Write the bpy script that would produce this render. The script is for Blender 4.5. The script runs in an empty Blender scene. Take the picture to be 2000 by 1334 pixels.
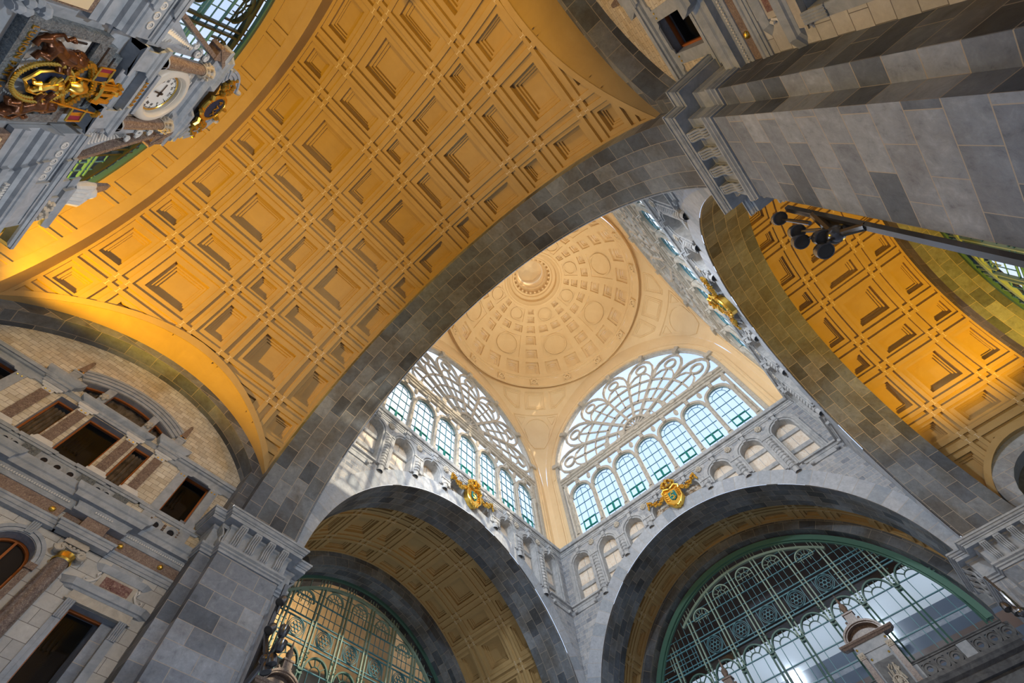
import bpy, bmesh, math, random
from mathutils import Vector, Matrix, noise
random.seed(7)
PI = math.pi
sc = bpy.context.scene
COL = sc.collection
rad = math.radians
# ------------------------------------------------------------ camera, world, lights, exposure
cam = bpy.data.cameras.new('camera'); camo = bpy.data.objects.new('camera', cam); COL.objects.link(camo)
cam.sensor_width = 36.0; cam.lens = 898.313 / 2000 * 36
cam.shift_x = 0.00379; cam.shift_y = 0.01072; cam.clip_end = 400; cam.clip_start = .05
CM = ((0.663568, 0.657213, 0.357419), (-0.744845, 0.625019, 0.233577), (-0.069883, -0.421216, 0.904264))
camo.matrix_world = Matrix(((CM[0][0], -CM[0][1], -CM[0][2], -16.740), (CM[1][0], -CM[1][1], -CM[1][2], -5.4436),
                            (CM[2][0], -CM[2][1], -CM[2][2], 1.6), (0, 0, 0, 1)))
sc.camera = camo
sc.view_settings.view_transform = 'Standard'; sc.view_settings.look = 'None'
sc.view_settings.gamma = 1; sc.view_settings.use_curve_mapping = False
sc.view_settings.exposure = 0.0
sc.cycles.max_bounces = 6; sc.cycles.diffuse_bounces = 4; sc.cycles.transparent_max_bounces = 10
sc.cycles.caustics_reflective = False; sc.cycles.caustics_refractive = False
sc.cycles.sample_clamp_indirect = 4
wd = bpy.data.worlds.new('world'); sc.world = wd; wd.use_nodes = True
nt = wd.node_tree; nt.nodes.clear()
def wn(t, **k):
    n = nt.nodes.new(t)
    for a, b in k.items(): setattr(n, a, b)
    return n
tc = wn('ShaderNodeTexCoord'); sp = wn('ShaderNodeSeparateXYZ'); nt.links.new(tc.outputs['Generated'], sp.inputs[0])
cr = wn('ShaderNodeValToRGB'); mp = wn('ShaderNodeMapRange')
mp.inputs[1].default_value = -1; mp.inputs[2].default_value = 1
nt.links.new(sp.outputs[2], mp.inputs[0]); nt.links.new(mp.outputs[0], cr.inputs[0])
e = cr.color_ramp.elements
e[0].position = 0; e[0].color = (.10, .105, .125, 1); e[1].position = .30; e[1].color = (.22, .26, .34, 1)
q = e.new(.42); q.color = (.9, 1.02, 1.25, 1); q = e.new(.485); q.color = (3.6, 4.0, 4.7, 1)
for p_, c_ in ((.52, (1.5, 1.62, 1.8, 1)), (.72, (.95, 1.15, 1.5, 1)), (1.0, (.65, .88, 1.4, 1))):
    q = e.new(p_); q.color = c_
nz = wn('ShaderNodeTexNoise'); nz.inputs['Scale'].default_value = 2.2; nz.inputs['Detail'].default_value = 5
nt.links.new(tc.outputs['Generated'], nz.inputs[0])
r2 = wn('ShaderNodeValToRGB'); r2.color_ramp.elements[0].position = .40; r2.color_ramp.elements[1].position = .62
nt.links.new(nz.outputs[0], r2.inputs[0])
gt = wn('ShaderNodeMath', operation='GREATER_THAN'); gt.inputs[1].default_value = 0.0; nt.links.new(sp.outputs[2], gt.inputs[0])
mu = wn('ShaderNodeMath', operation='MULTIPLY'); nt.links.new(r2.outputs[0], mu.inputs[0]); nt.links.new(gt.outputs[0], mu.inputs[1])
mx = wn('ShaderNodeMix', data_type='RGBA'); nt.links.new(mu.outputs[0], mx.inputs[0]); nt.links.new(cr.outputs[0], mx.inputs[6])
mx.inputs[7].default_value = (1.5, 1.55, 1.62, 1)
bg = wn('ShaderNodeBackground'); bg.inputs[1].default_value = 1.0; wo = wn('ShaderNodeOutputWorld')
nt.links.new(mx.outputs[2], bg.inputs[0]); nt.links.new(bg.outputs[0], wo.inputs[0])
def light(name, kind, loc, target, power, color, size=1.0, spot=None, blend=.5):
    l = bpy.data.lights.new(name, kind); o = bpy.data.objects.new(name, l); COL.objects.link(o)
    l.energy = power; l.color = color; o.location = loc
    d = Vector(target) - Vector(loc); o.rotation_euler = d.to_track_quat('-Z', 'Y').to_euler()
    if kind == 'AREA': l.size = size
    elif kind == 'SUN': l.angle = size
    else: l.shadow_soft_size = size
    if spot: l.spot_size = rad(spot); l.spot_blend = blend
    return o
light('sun', 'SUN', (8, -60, 60), (8 - 12, -60 + 60, 60 - 24), 3.7, (1.0, .80, .55), .01)
AMB = (1.0, .52, .0)
light('uplight', 'SPOT', (-23.9, 8.7, 15.0), (-18.5, -2.5, 26), 5200, AMB, .12, 138, .35)
light('uplight', 'SPOT', (-22.4, -8.2, 14.5), (-18.5, 2.5, 26), 1500, AMB, .3, 140, .5)
light('capital_fill', 'SPOT', (-13.9, -9.9, 15.75), (-20.5, 8, 14.2), 2600, (.84, .92, 1.0), .25, 105, .5)  # added cool fill for the facades and clock wall, not a fixture
light('capital_fill', 'SPOT', (-13.9, 9.9, 15.75), (-20.5, -8, 14.2), 1500, (.84, .92, 1.0), .25, 105, .5)
light('hall_fill', 'SPOT', (0, 15.5, 4), (0, 16.5, 26), 1500, (1, .93, .80), 1.0, 120, .9)  # fill spots added to brighten the left and far vaults
light('hall_fill', 'SPOT', (14.0, 0, 4), (14.8, 0, 26), 500, (1, .85, .7), 1.0, 120, .9)
light('uplight', 'SPOT', (7.6, -19.0, 14.6), (-2.5, -15.9, 26), 5200, AMB, .12, 132, .4)
light('uplight', 'SPOT', (-7.5, -19.0, 14.6), (2.0, -15.9, 26), 900, AMB, .3, 132, .4)
light('uplight', 'SPOT', (-8.5, 25.4, 22.0), (1, 27.5, 26.4), 42000, (1, .66, .28), .05, 36, .12)
for q_ in ((0, 10.15), (0, -10.15), (10.15, 0), (-10.15, 0)):
    light('cornice_fill', 'SPOT', (q_[0], q_[1], 29.3), (-q_[0] * .5, -q_[1] * .5, 52), 4600, (1.0, .86, .62), .3, 62, .6)  # invented fill that lights the dome bowl from the opposite side
for q_ in (-5, 5): light('cornice_fill', 'SPOT', (-10.2, q_, 29.2), (10, -q_ * .3, 22), 5200, (.88, .94, 1.0), .4, 150, .7)  # added cool fill standing in for daylight on the crossing walls
# ------------------------------------------------------------ materials
def mat(name, base=(.5, .5, .5), rough=.6, metal=0, spec=.4):
    m = bpy.data.materials.new(name); m.use_nodes = True; n = m.node_tree; b = n.nodes['Principled BSDF']
    b.inputs['Base Color'].default_value = (*base, 1); b.inputs['Roughness'].default_value = rough
    b.inputs['Metallic'].default_value = metal
    if 'Specular IOR Level' in b.inputs: b.inputs['Specular IOR Level'].default_value = spec
    return m, n, b
def N(n, t, **k):
    x = n.nodes.new(t)
    for a, b in k.items(): setattr(x, a, b)
    return x
def ramp(n, src, stops):
    r = N(n, 'ShaderNodeValToRGB'); e = r.color_ramp.elements
    while len(e) > 1: e.remove(e[-1])
    e[0].position = stops[0][0]; e[0].color = (*stops[0][1], 1)
    for p_, c_ in stops[1:]: q = e.new(p_); q.color = (*c_, 1)
    n.links.new(src, r.inputs[0]); return r.outputs[0]
def mix(n, f, a, b, mode='MIX'):
    x = N(n, 'ShaderNodeMix', data_type='RGBA', blend_type=mode)
    for i, v in ((0, f), (6, a), (7, b)):
        if isinstance(v, (int, float)): x.inputs[i].default_value = v
        elif isinstance(v, tuple): x.inputs[i].default_value = (*v, 1)
        else: n.links.new(v, x.inputs[i])
    return x.outputs[2]
def noise_n(n, scale, detail=4, vec=None, dist=0, rough=.6):
    x = N(n, 'ShaderNodeTexNoise'); x.inputs['Scale'].default_value = scale; x.inputs['Detail'].default_value = detail
    x.inputs['Distortion'].default_value = dist; x.inputs['Roughness'].default_value = rough
    if vec: n.links.new(vec, x.inputs[0])
    return x.outputs[0]
def bump(n, b, h, s=.3, d=.05):
    x = N(n, 'ShaderNodeBump'); x.inputs['Strength'].default_value = s; x.inputs['Distance'].default_value = d
    n.links.new(h, x.inputs['Height']); n.links.new(x.outputs[0], b.inputs['Normal'])
def blocks(name, pal, mortar, bw, rh, ms=.02, off=.5, rough=.55, mott=.6, stain=None, bmp=.5, vein=4.0):
    """masonry: courses of blocks in UV metres, each block its own tone, mottled"""
    m, n, b = mat(name, rough=rough)
    uv = N(n, 'ShaderNodeUVMap'); obj = N(n, 'ShaderNodeTexCoord').outputs['Object']
    br = N(n, 'ShaderNodeTexBrick'); br.offset = off
    br.inputs['Scale'].default_value = 1; br.inputs['Brick Width'].default_value = bw; br.inputs['Row Height'].default_value = rh
    br.inputs['Mortar Size'].default_value = ms; br.inputs['Mortar Smooth'].default_value = .1; br.inputs['Bias'].default_value = 0
    br.inputs['Color1'].default_value = (0, 0, 0, 1); br.inputs['Color2'].default_value = (1, 1, 1, 1); br.inputs['Mortar'].default_value = (.5, .5, .5, 1)
    n.links.new(uv.outputs[0], br.inputs[0])
    tone = ramp(n, br.outputs['Color'], [(i / (len(pal) - 1), c) for i, c in enumerate(pal)])
    mo = noise_n(n, vein, 9, obj, .35, .72)
    mc = ramp(n, mo, [(.28, (.25, .26, .28)), (.42, (.78, .79, .8)), (.56, (1.05, 1.05, 1.04)), (.72, (1.6, 1.58, 1.52))])
    c = mix(n, mott, tone, mc, 'MULTIPLY')
    if stain:
        st = ramp(n, noise_n(n, .35, 5, obj, .5), [(.45, (0, 0, 0)), (.62, (1, 1, 1))])
        c = mix(n, st, c, mix(n, 1.0, c, stain, 'MULTIPLY'))
    c = mix(n, br.outputs['Fac'], c, mortar)
    n.links.new(c, b.inputs['Base Color'])
    h = N(n, 'ShaderNodeMath', operation='MULTIPLY_ADD'); n.links.new(br.outputs['Fac'], h.inputs[0]); h.inputs[1].default_value = -1.5
    n.links.new(mo, h.inputs[2]); bump(n, b, h.outputs[0], bmp, .04)
    return m
def stone(name, c0, c1, scale=3, rough=.5, veinc=None, dist=1.0, bmp=.15):
    m, n, b = mat(name, rough=rough); obj = N(n, 'ShaderNodeTexCoord').outputs['Object']
    f = noise_n(n, scale, 7, obj, dist, .65)
    c = ramp(n, f, [(.32, c0), (.66, c1)])
    if veinc:
        v = ramp(n, noise_n(n, scale * 2.3, 5, obj, 3.0, .7), [(.56, (0, 0, 0)), (.6, (1, 1, 1)), (.64, (0, 0, 0))])
        c = mix(n, v, c, veinc)
    n.links.new(c, b.inputs['Base Color']); bump(n, b, f, bmp, .03)
    return m
M = {}
M['block'] = blocks('blue_grey_ashlar', [(.13, .16, .21), (.31, .36, .44), (.40, .45, .53), (.25, .29, .36), (.46, .51, .59)], (.52, .46, .38), 1.15, .60, .009, stain=(.82, .78, .74))
M['soffit'] = blocks('shaded_ashlar', [(.075, .095, .13), (.15, .18, .22), (.22, .255, .30), (.11, .135, .18), (.27, .305, .35)], (.40, .36, .30), 1.0, .60, .010, stain=(.70, .60, .50))  # same stone as the piers, palette darkened for shade under the arches
M['vous'] = blocks('pale_voussoirs', [(.30, .35, .42), (.46, .50, .56), (.38, .42, .49)], (.42, .40, .38), .75, 3.0, .014, off=0, mott=.45)
M['rubble'] = blocks('small_grey_blocks', [(.22, .25, .30), (.40, .43, .48), (.32, .35, .40), (.50, .51, .53)], (.55, .52, .48), .50, .30, .012, mott=.6)
M['cream_brick'] = blocks('cream_block_wall', [(.60, .53, .41), (.72, .66, .54), (.80, .75, .64), (.66, .60, .48)], (.24, .18, .11), .36, .185, .006, mott=.35, stain=(.86, .76, .60), bmp=.3)
M['white_ashlar'] = blocks('white_ashlar', [(.50, .50, .49), (.60, .60, .58), (.66, .65, .62)], (.20, .19, .18), .62, .42, .008, mott=.3, bmp=.3)
M['grey'] = stone('grey_limestone', (.29, .33, .38), (.46, .50, .55), 2.2, bmp=.05)
M['dark'] = stone('dark_limestone', (.07, .075, .085), (.16, .17, .18), 2.5, bmp=.05)
M['pale'] = stone('pale_limestone', (.62, .63, .63), (.80, .79, .76), 2, bmp=.05)
M['warm'] = stone('warm_grey_stone', (.42, .385, .33), (.62, .58, .50), 2.5, .6)
M['niche'] = stone('weathered_grey_stone', (.30, .325, .36), (.54, .56, .58), 2.0, .6, bmp=.05)
M['brown'] = stone('brown_marble', (.12, .085, .075), (.27, .20, .17), 5, .25, (.58, .50, .38), 2)
M['frieze'] = stone('speckled_brown_frieze', (.16, .11, .10), (.33, .25, .21), 5, .3, (.6, .5, .36), 2)
M['green'] = stone('green_grey_marble', (.05, .065, .08), (.20, .24, .27), 7, .25, (.42, .42, .38), 2)
M['red'] = stone('red_marble', (.10, .03, .03), (.34, .20, .18), 4, .3, (.6, .5, .36), 2)
M['plaster'] = stone('ochre_plaster', (.44, .31, .14), (.50, .36, .17), .6, .75, bmp=.03)
M['cream'] = stone('cream_plaster', (.84, .64, .38), (.89, .70, .44), .5, .8, bmp=.02)
M['tan'] = stone('tan_wall', (.17, .13, .09), (.25, .19, .13), 1, .8)
M['alab'] = stone('alabaster', (.76, .66, .54), (.90, .85, .78), 1.6, .5, (.66, .46, .30), .6, .02)
M['enamel'] = mat('white_enamel', (.85, .86, .84), .3)[0]
M['bezel'] = mat('ivory_stone', (.78, .72, .62), .4)[0]
M['black'] = mat('black_paint', (.012, .013, .02), .35)[0]
M['navy'] = mat('dark_blue_enamel', (.012, .025, .07), .6)[0]
M['teal'] = mat('teal_enamel', (.01, .20, .22), .3)[0]
M['crimson'] = mat('crimson_cloth', (.30, .02, .05), .5)[0]
M['gold'] = mat('gilding', (.92, .60, .12), .28, 1)[0]
M['bronze'] = stone('dark_bronze', (.05, .018, .008), (.22, .085, .035), 5, .28)
M['bronze'].node_tree.nodes['Principled BSDF'].inputs['Metallic'].default_value = .55
M['iron'] = mat('pale_green_iron', (.30, .43, .36), .45)[0]
M['rim_green'] = mat('sea_green_rim', (.10, .24, .19), .5)[0]
M['iron_k'] = mat('dark_green_iron', (.03, .045, .03), .5)[0]
M['iron_d'] = mat('deep_green_iron', (.07, .17, .145), .4)[0]
M['muntin'] = mat('blue_green_bars', (.10, .28, .34), .4)[0]
M['tealbar'] = mat('teal_casement', (.01, .26, .22), .4)[0]
M['wood'] = mat('varnished_wood', (.42, .13, .03), .35)[0]
M['curtain'] = stone('brown_curtain', (.10, .07, .04), (.42, .34, .24), 2, .9)
M['steel'] = mat('lamp_steel', (.16, .16, .17), .25, .85)[0]
M['lens'] = mat('lamp_glass', (.08, .075, .07), .15)[0]
def glass(name, tint, trans, rough=.08):
    m = bpy.data.materials.new(name); m.use_nodes = True; n = m.node_tree; n.nodes.clear()
    t = N(n, 'ShaderNodeBsdfTransparent'); t.inputs[0].default_value = (*tint, 1)
    g = N(n, 'ShaderNodeBsdfGlossy'); g.inputs[1].default_value = rough; g.inputs[0].default_value = (.8, .9, 1, 1)
    x = N(n, 'ShaderNodeMixShader'); x.inputs[0].default_value = trans; o = N(n, 'ShaderNodeOutputMaterial')
    n.links.new(g.outputs[0], x.inputs[1]); n.links.new(t.outputs[0], x.inputs[2]); n.links.new(x.outputs[0], o.inputs[0])
    return m
M['glass'] = glass('clear_glass', (.93, .97, 1.0), .97)
M['hallglass'] = glass('old_window_glass', (.68, .72, .75), .955, .1)
M['room'] = mat('dark_room', (.035, .027, .022), .9)[0]
M['umber'] = mat('umber_roof', (.17, .115, .09), .5)[0]
M['frost'] = mat('frosted_panel', (.80, .88, .92), .6)[0]
M['slate'] = mat('slate_blue', (.11, .15, .21), .6)[0]
M['paneglass'] = glass('dark_pane', (.75, .75, .78), .965, .05)
# ------------------------------------------------------------ mesh builder
class MB:
    def __init__(s): s.v = []; s.f = []; s.uv = []; s.mi = []; s.mats = []
    def m(s, k):
        if k not in s.mats: s.mats.append(k)
        return s.mats.index(k)
    def face(s, pts, uv=None, k=None):
        i = len(s.v); s.v += [tuple(p) for p in pts]; s.f.append(tuple(range(i, i + len(pts))))
        if uv is None:
            a, b, c = Vector(pts[0]), Vector(pts[1]), Vector(pts[2]); nn = (b - a).cross(c - b)
            if nn.length < 1e-9 and len(pts) > 3: nn = (c - b).cross(Vector(pts[3]) - c)
            nn.normalize() if nn.length > 1e-12 else None
            if abs(nn.z) > .75: uv = [(p[0], p[1]) for p in pts]
            else:
                t = Vector((-nn.y, nn.x, 0)); t = t.normalized() if t.length > 1e-6 else Vector((1, 0, 0))
                uv = [(p[0] * t.x + p[1] * t.y, p[2]) for p in pts]
        s.uv += uv; s.mi.append(s.m(k) if k else 0)
    def grid(s, P, uvf=None, k=None, close=False):
        """P: rows of points -> shared-vertex sheet"""
        i = len(s.v); w = len(P[0]); h = len(P)
        for r in P: s.v += [tuple(p) for p in r]
        for a in range(h - 1):
            for b in range(w - 1 if not close else w):
                b2 = (b + 1) % w
                ids = (i + a * w + b, i + a * w + b2, i + (a + 1) * w + b2, i + (a + 1) * w + b)
                s.f.append(ids); s.mi.append(s.m(k) if k else 0)
                s.uv += [uvf(a, b), uvf(a, b + 1), uvf(a + 1, b + 1), uvf(a + 1, b)] if uvf else [(b * .3, a * .3)] * 4
    def box8(s, q, k=None):
        for f in ((0, 3, 2, 1), (4, 5, 6, 7), (0, 1, 5, 4), (1, 2, 6, 5), (2, 3, 7, 6), (3, 0, 4, 7)):
            s.face([q[j] for j in f], None, k)
    def build(s, name, mt=None, parent=None, smooth=False, weld=False, bev=0):
        me = bpy.data.meshes.new(name); me.from_pydata(s.v, [], s.f)
        l = me.uv_layers.new(name='UVMap'); fl = [c for t in s.uv for c in t]
        if len(fl) == 2 * len(me.loops): l.data.foreach_set('uv', fl)
        if s.mats:
            for k in s.mats: me.materials.append(M[k])
            me.polygons.foreach_set('material_index', s.mi)
        elif mt: me.materials.append(M[mt])
        if weld or smooth:
            bm = bmesh.new(); bm.from_mesh(me); bmesh.ops.remove_doubles(bm, verts=bm.verts, dist=.0008)
            bmesh.ops.recalc_face_normals(bm, faces=bm.faces); bm.to_mesh(me); bm.free()
        if smooth:
            me.polygons.foreach_set('use_smooth', [True] * len(me.polygons))
            try: me.set_sharp_from_angle(angle=rad(40))
            except Exception: pass
        me.update(); o = bpy.data.objects.new(name, me); COL.objects.link(o)
        if parent: o.parent = parent
        return o
def tag(o, label=None, cat=None, group=None, kind=None):
    if label: o['label'] = label
    if cat: o['category'] = cat
    if group: o['group'] = group
    if kind: o['kind'] = kind
    return o
def struct(o): o['kind'] = 'structure'; return o
def empty(name, label=None, cat=None, group=None, loc=(0, 0, 0), rz=0, kind=None):
    o = bpy.data.objects.new(name, None); COL.objects.link(o); o.location = loc; o.rotation_euler = (0, 0, rz); o.empty_display_size = .2
    return tag(o, label, cat, group, kind)
def copy_tree(o, parent=None):
    c = o.copy(); COL.objects.link(c)
    if parent: c.parent = parent
    for ch in list(o.children): copy_tree(ch, c)
    return c
# frames: (u, z, n) -> world ; n grows towards the viewer
def FX(y0, sg=1): return lambda u, z, n=0: (u, y0 - sg * n, z)       # wall across y
def FY(x0, sg=1): return lambda u, z, n=0: (x0 - sg * n, u, z)       # wall across x
_J = [0]
def jit():
    _J[0] = (_J[0] + 1) % 37; return _J[0] * .00017
def boxF(mb, F, u0, u1, z0, z1, n0, n1, k=None):
    j = jit(); n1 += j; n0 -= j; u0, u1 = min(u0, u1) - j, max(u0, u1) + j; z0 -= j; z1 += j
    mb.box8([F(u0, z0, n0), F(u1, z0, n0), F(u1, z0, n1), F(u0, z0, n1), F(u0, z1, n0), F(u1, z1, n0), F(u1, z1, n1), F(u0, z1, n1)], k)
def bar(mb, F, a, b, w, n0, n1, k=None):
    dx, dz = b[0] - a[0], b[1] - a[1]; L = math.hypot(dx, dz) or 1; px, pz = -dz / L * w / 2, dx / L * w / 2
    c = [(a[0] + px, a[1] + pz), (b[0] + px, b[1] + pz), (b[0] - px, b[1] - pz), (a[0] - px, a[1] - pz)]
    mb.box8([F(*c[0], n0), F(*c[1], n0), F(*c[2], n0), F(*c[3], n0), F(*c[0], n1), F(*c[1], n1), F(*c[2], n1), F(*c[3], n1)], k)
def arc(mb, F, uc, zc, r, a0, a1, w, n0, n1, seg=16, k=None, rz=None):
    """flat ring segment; angles in degrees from +u towards +z; rz = vertical radius"""
    rz = rz or r; P = []
    for i in range(seg + 1):
        t = rad(a0 + (a1 - a0) * i / seg); c, s_ = math.cos(t), math.sin(t)
        ro, ri = r + w / 2, r - w / 2; zo, zi = rz + w / 2, rz - w / 2
        P.append([F(uc + ri * c, zc + zi * s_, n0), F(uc + ro * c, zc + zo * s_, n0), F(uc + ro * c, zc + zo * s_, n1), F(uc + ri * c, zc + zi * s_, n1)])
    R_ = abs(rad(a1 - a0)) * r / seg
    for i in range(seg):
        for j, (v0, v1) in enumerate(((0, .1), (.1, .5), (0, w), (0, .3))):
            a, b = P[i][j], P[i][(j + 1) % 4]; c, d = P[i + 1][(j + 1) % 4], P[i + 1][j]
            mb.face([a, b, c, d], [(i * R_, v0), (i * R_, v1), (i * R_ + R_, v1), (i * R_ + R_, v0)], k)
    if abs(a1 - a0) < 359: mb.face(P[0], None, k); mb.face(P[-1], None, k)
def mould(mb, F, u0, u1, prof, r0=1, r1=1, k=None, nb=0):
    """run a (z, n) profile along u; r0/r1 = mitred returns at the ends"""
    j = jit() + .0002; prof = [(z, n + j) for z, n in prof]
    A = [F(u0 - (n - nb) * r0, z, n) for z, n in prof]; B = [F(u1 + (n - nb) * r1, z, n) for z, n in prof]
    for i in range(len(prof) - 1):
        mb.face([A[i], B[i], B[i + 1], A[i + 1]], None, k)
        if r0 > 0: mb.face([F(u0 - (prof[i][1] - nb), prof[i][0], nb), A[i], A[i + 1], F(u0 - (prof[i + 1][1] - nb), prof[i + 1][0], nb)], None, k)
        if r1 > 0: mb.face([B[i], F(u1 + (prof[i][1] - nb), prof[i][0], nb), F(u1 + (prof[i + 1][1] - nb), prof[i + 1][0], nb), B[i + 1]], None, k)
    for (r, E, u) in ((r0, A, u0), (r1, B, u1)):
        if not r: mb.face(E + [F(u, prof[-1][0], nb), F(u, prof[0][0], nb)], None, k)
def corn(z0, z1, n0, n1, steps=3):
    """a cornice profile between heights z0..z1 stepping out from n0 to n1"""
    P = [(z0, n0)]
    for i in range(steps):
        a = z0 + (z1 - z0) * (i + .35) / steps; n = n0 + (n1 - n0) * (i + 1) / steps
        P += [(a, n0 + (n1 - n0) * (i + .6) / steps), (a, n), (z0 + (z1 - z0) * (i + 1) / steps, n)]
    P.append((z1, n0)); return P
def lathe(mb, prof, c=(0, 0, 0), seg=24, k=None, ax='z', a0=0, a1=360):
    P = []
    for r, z in prof:
        row = []
        for j in range(seg + (a1 - a0 < 360)):
            t = rad(a0 + (a1 - a0) * j / seg); x, y = r * math.cos(t), r * math.sin(t)
            row.append((c[0] + x, c[1] + y, c[2] + z) if ax == 'z' else (c[0] + z, c[1] + x, c[2] + y) if ax == 'x' else (c[0] + x, c[1] + z, c[2] + y))
        P.append(row)
    pr = prof; mb.grid(P, lambda a, b: (b * 2 * PI * max(pr[min(a, len(pr) - 1)][0], .1) / seg, pr[min(a, len(pr) - 1)][1]), k, close=(a1 - a0 >= 360))
def tube(mb, pts, rr, seg=8, k=None):
    pts = [Vector(p) for p in pts]; n = len(pts); rr = rr if isinstance(rr, (list, tuple)) else [rr] * n
    P = []; up = Vector((0, 0, 1)); prev = None
    for i, p in enumerate(pts):
        d = (pts[min(i + 1, n - 1)] - pts[max(i - 1, 0)]).normalized()
        if prev is None: prev = d.orthogonal().normalized()
        prev = (prev - d * prev.dot(d)); prev = prev.normalized() if prev.length > 1e-5 else d.orthogonal().normalized()
        s_ = d.cross(prev); P.append([p + (prev * math.cos(2 * PI * j / seg) + s_ * math.sin(2 * PI * j / seg)) * rr[i] for j in range(seg)])
    P = [[pts[0]] * seg] + P + [[pts[-1]] * seg]
    mb.grid(P, None, k, close=True)
def ball(mb, c, r, seg=8, k=None, sq=(1, 1, 1)):
    P = []
    for i in range(seg // 2 + 1):
        t = PI * i / (seg // 2); P.append([(c[0] + r * sq[0] * math.sin(t) * math.cos(2 * PI * j / seg), c[1] + r * sq[1] * math.sin(t) * math.sin(2 * PI * j / seg), c[2] + r * sq[2] * math.cos(t)) for j in range(seg)])
    mb.grid(P, None, k, close=True)
def colwall(mb, F, u0, u1, zb, zt, ops=(), depth=.4, k=None, kr=None, step=1.5, n0=0):
    """wall between zb and zt (numbers or functions of u) with arched or square openings and their reveals"""
    fb = zb if callable(zb) else (lambda u: zb); ft = zt if callable(zt) else (lambda u: zt)
    br = {u0, u1}
    if callable(zb) or callable(zt): step = min(step, .3)
    n = max(1, int((u1 - u0) / step)); br |= {u0 + (u1 - u0) * i / n for i in range(n + 1)}
    for o in ops:
        a, b = o['uc'] - o['hw'], o['uc'] + o['hw']; m = 14 if o.get('rise', 1) else 1
        br |= {a + (b - a) * (1 - math.cos(PI * i / m)) / 2 for i in range(m + 1)}
    br = sorted(x for x in br if u0 - 1e-6 <= x <= u1 + 1e-6); br = [x for i, x in enumerate(br) if i == 0 or x - br[i - 1] > 1e-5]
    def top(o, u):
        if 'topf' in o: return o['topf'](u)
        return o['spring'] + math.sqrt(max(0, o['hw'] ** 2 - (u - o['uc']) ** 2)) * o.get('rise', 1)
    for a, b in zip(br, br[1:]):
        mid = (a + b) / 2; o = next((o for o in ops if abs(mid - o['uc']) < o['hw']), None)
        iv = []
        if o is None: iv = [(fb, ft)]
        else:
            if o['bot'] is not None: iv.append((fb, lambda u, o=o: max(o['bot'], fb(u))))
            iv.append((lambda u, o=o: max(top(o, u), fb(u)), ft))
            for (f, cond) in ((lambda u: max(o['bot'] if o['bot'] is not None else fb(u), fb(u)), o['bot'] is not None), (lambda u: max(top(o, u), fb(u)), 1)):
                if cond and top(o, mid) > fb(mid):
                    za, zb_ = f(a), f(b); mb.face([F(a, za, n0), F(b, zb_, n0), F(b, zb_, n0 - depth), F(a, za, n0 - depth)], [(a, 0), (b, 0), (b, depth), (a, depth)], kr or k)
        for lo, hi in iv:
            l0, l1, h0, h1 = lo(a), lo(b), hi(a), hi(b)
            if h0 - l0 < 1e-5 and h1 - l1 < 1e-5: continue
            mb.face([F(a, l0, n0), F(b, l1, n0), F(b, max(h1, l1), n0), F(a, max(h0, l0), n0)], [(a, l0), (b, l1), (b, h1), (a, h0)], k)
    for o in ops:
        for u in (o['uc'] - o['hw'], o['uc'] + o['hw']):
            if not u0 - 1e-6 <= u <= u1 + 1e-6: continue
            z0 = max(o['bot'] if o['bot'] is not None else fb(u), fb(u)); z1 = top(o, u)
            if z1 > z0: mb.face([F(u, z0, n0), F(u, z1, n0), F(u, z1, n0 - depth), F(u, z0, n0 - depth)], [(0, z0), (0, z1), (depth, z1), (depth, z0)], kr or k)
# ------------------------------------------------------------ great structure
R_, RV, ZS, B_, XP = 10.14, 10.8, 15.36, 10.72, 13.17      # arch radius, vault radius, springing, crossing half width, pier depth
PER, HS = 25.2, 4.89                                     # coffer rhythm round the vault (degrees)
RC = 1.0
def ring_face(mb, F, r0, r1, k=None, clip=None, seg=64, n=0, zc=ZS, a0=0, a1=180, sw=False):
    for i in range(seg):
        q = []
        for t in (a0 + (a1 - a0) * i / seg, a0 + (a1 - a0) * (i + 1) / seg):
            t = rad(t); ro = r1
            if clip and abs(r1 * math.cos(t)) > clip: ro = max(r0, clip / abs(math.cos(t)))
            q.append(((r0 * math.cos(t), zc + r0 * math.sin(t)), (ro * math.cos(t), zc + ro * math.sin(t)), t * r0, ro - r0))
        a, b = q
        mb.face([F(*a[0], n), F(*b[0], n), F(*b[1], n), F(*a[1], n)], [(a[2], 0), (b[2], 0), (b[2], b[3]), (a[2], a[3])], k)
def soffit(mb, ax, s, r, p0, p1, k=None, seg=64, zc=ZS, c0=0, a0=0, a1=180):
    """barrel strip: ax = the barrel's axis, s = sign on the axis, between distances p0..p1"""
    for i in range(seg):
        t0, t1 = rad(a0 + (a1 - a0) * i / seg), rad(a0 + (a1 - a0) * (i + 1) / seg)
        pt = lambda t, p: (s * p, c0 + r * math.cos(t), zc + r * math.sin(t)) if ax == 'x' else (c0 + r * math.cos(t), s * p, zc + r * math.sin(t))
        mb.face([pt(t0, p0), pt(t1, p0), pt(t1, p1), pt(t0, p1)], [(t0 * r, p0), (t1 * r, p0), (t1 * r, p1), (t0 * r, p1)], k)
def rot4(o, k):
    c = o.copy(); COL.objects.link(c); c.rotation_euler = (0, 0, k * PI / 2); return c
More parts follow.
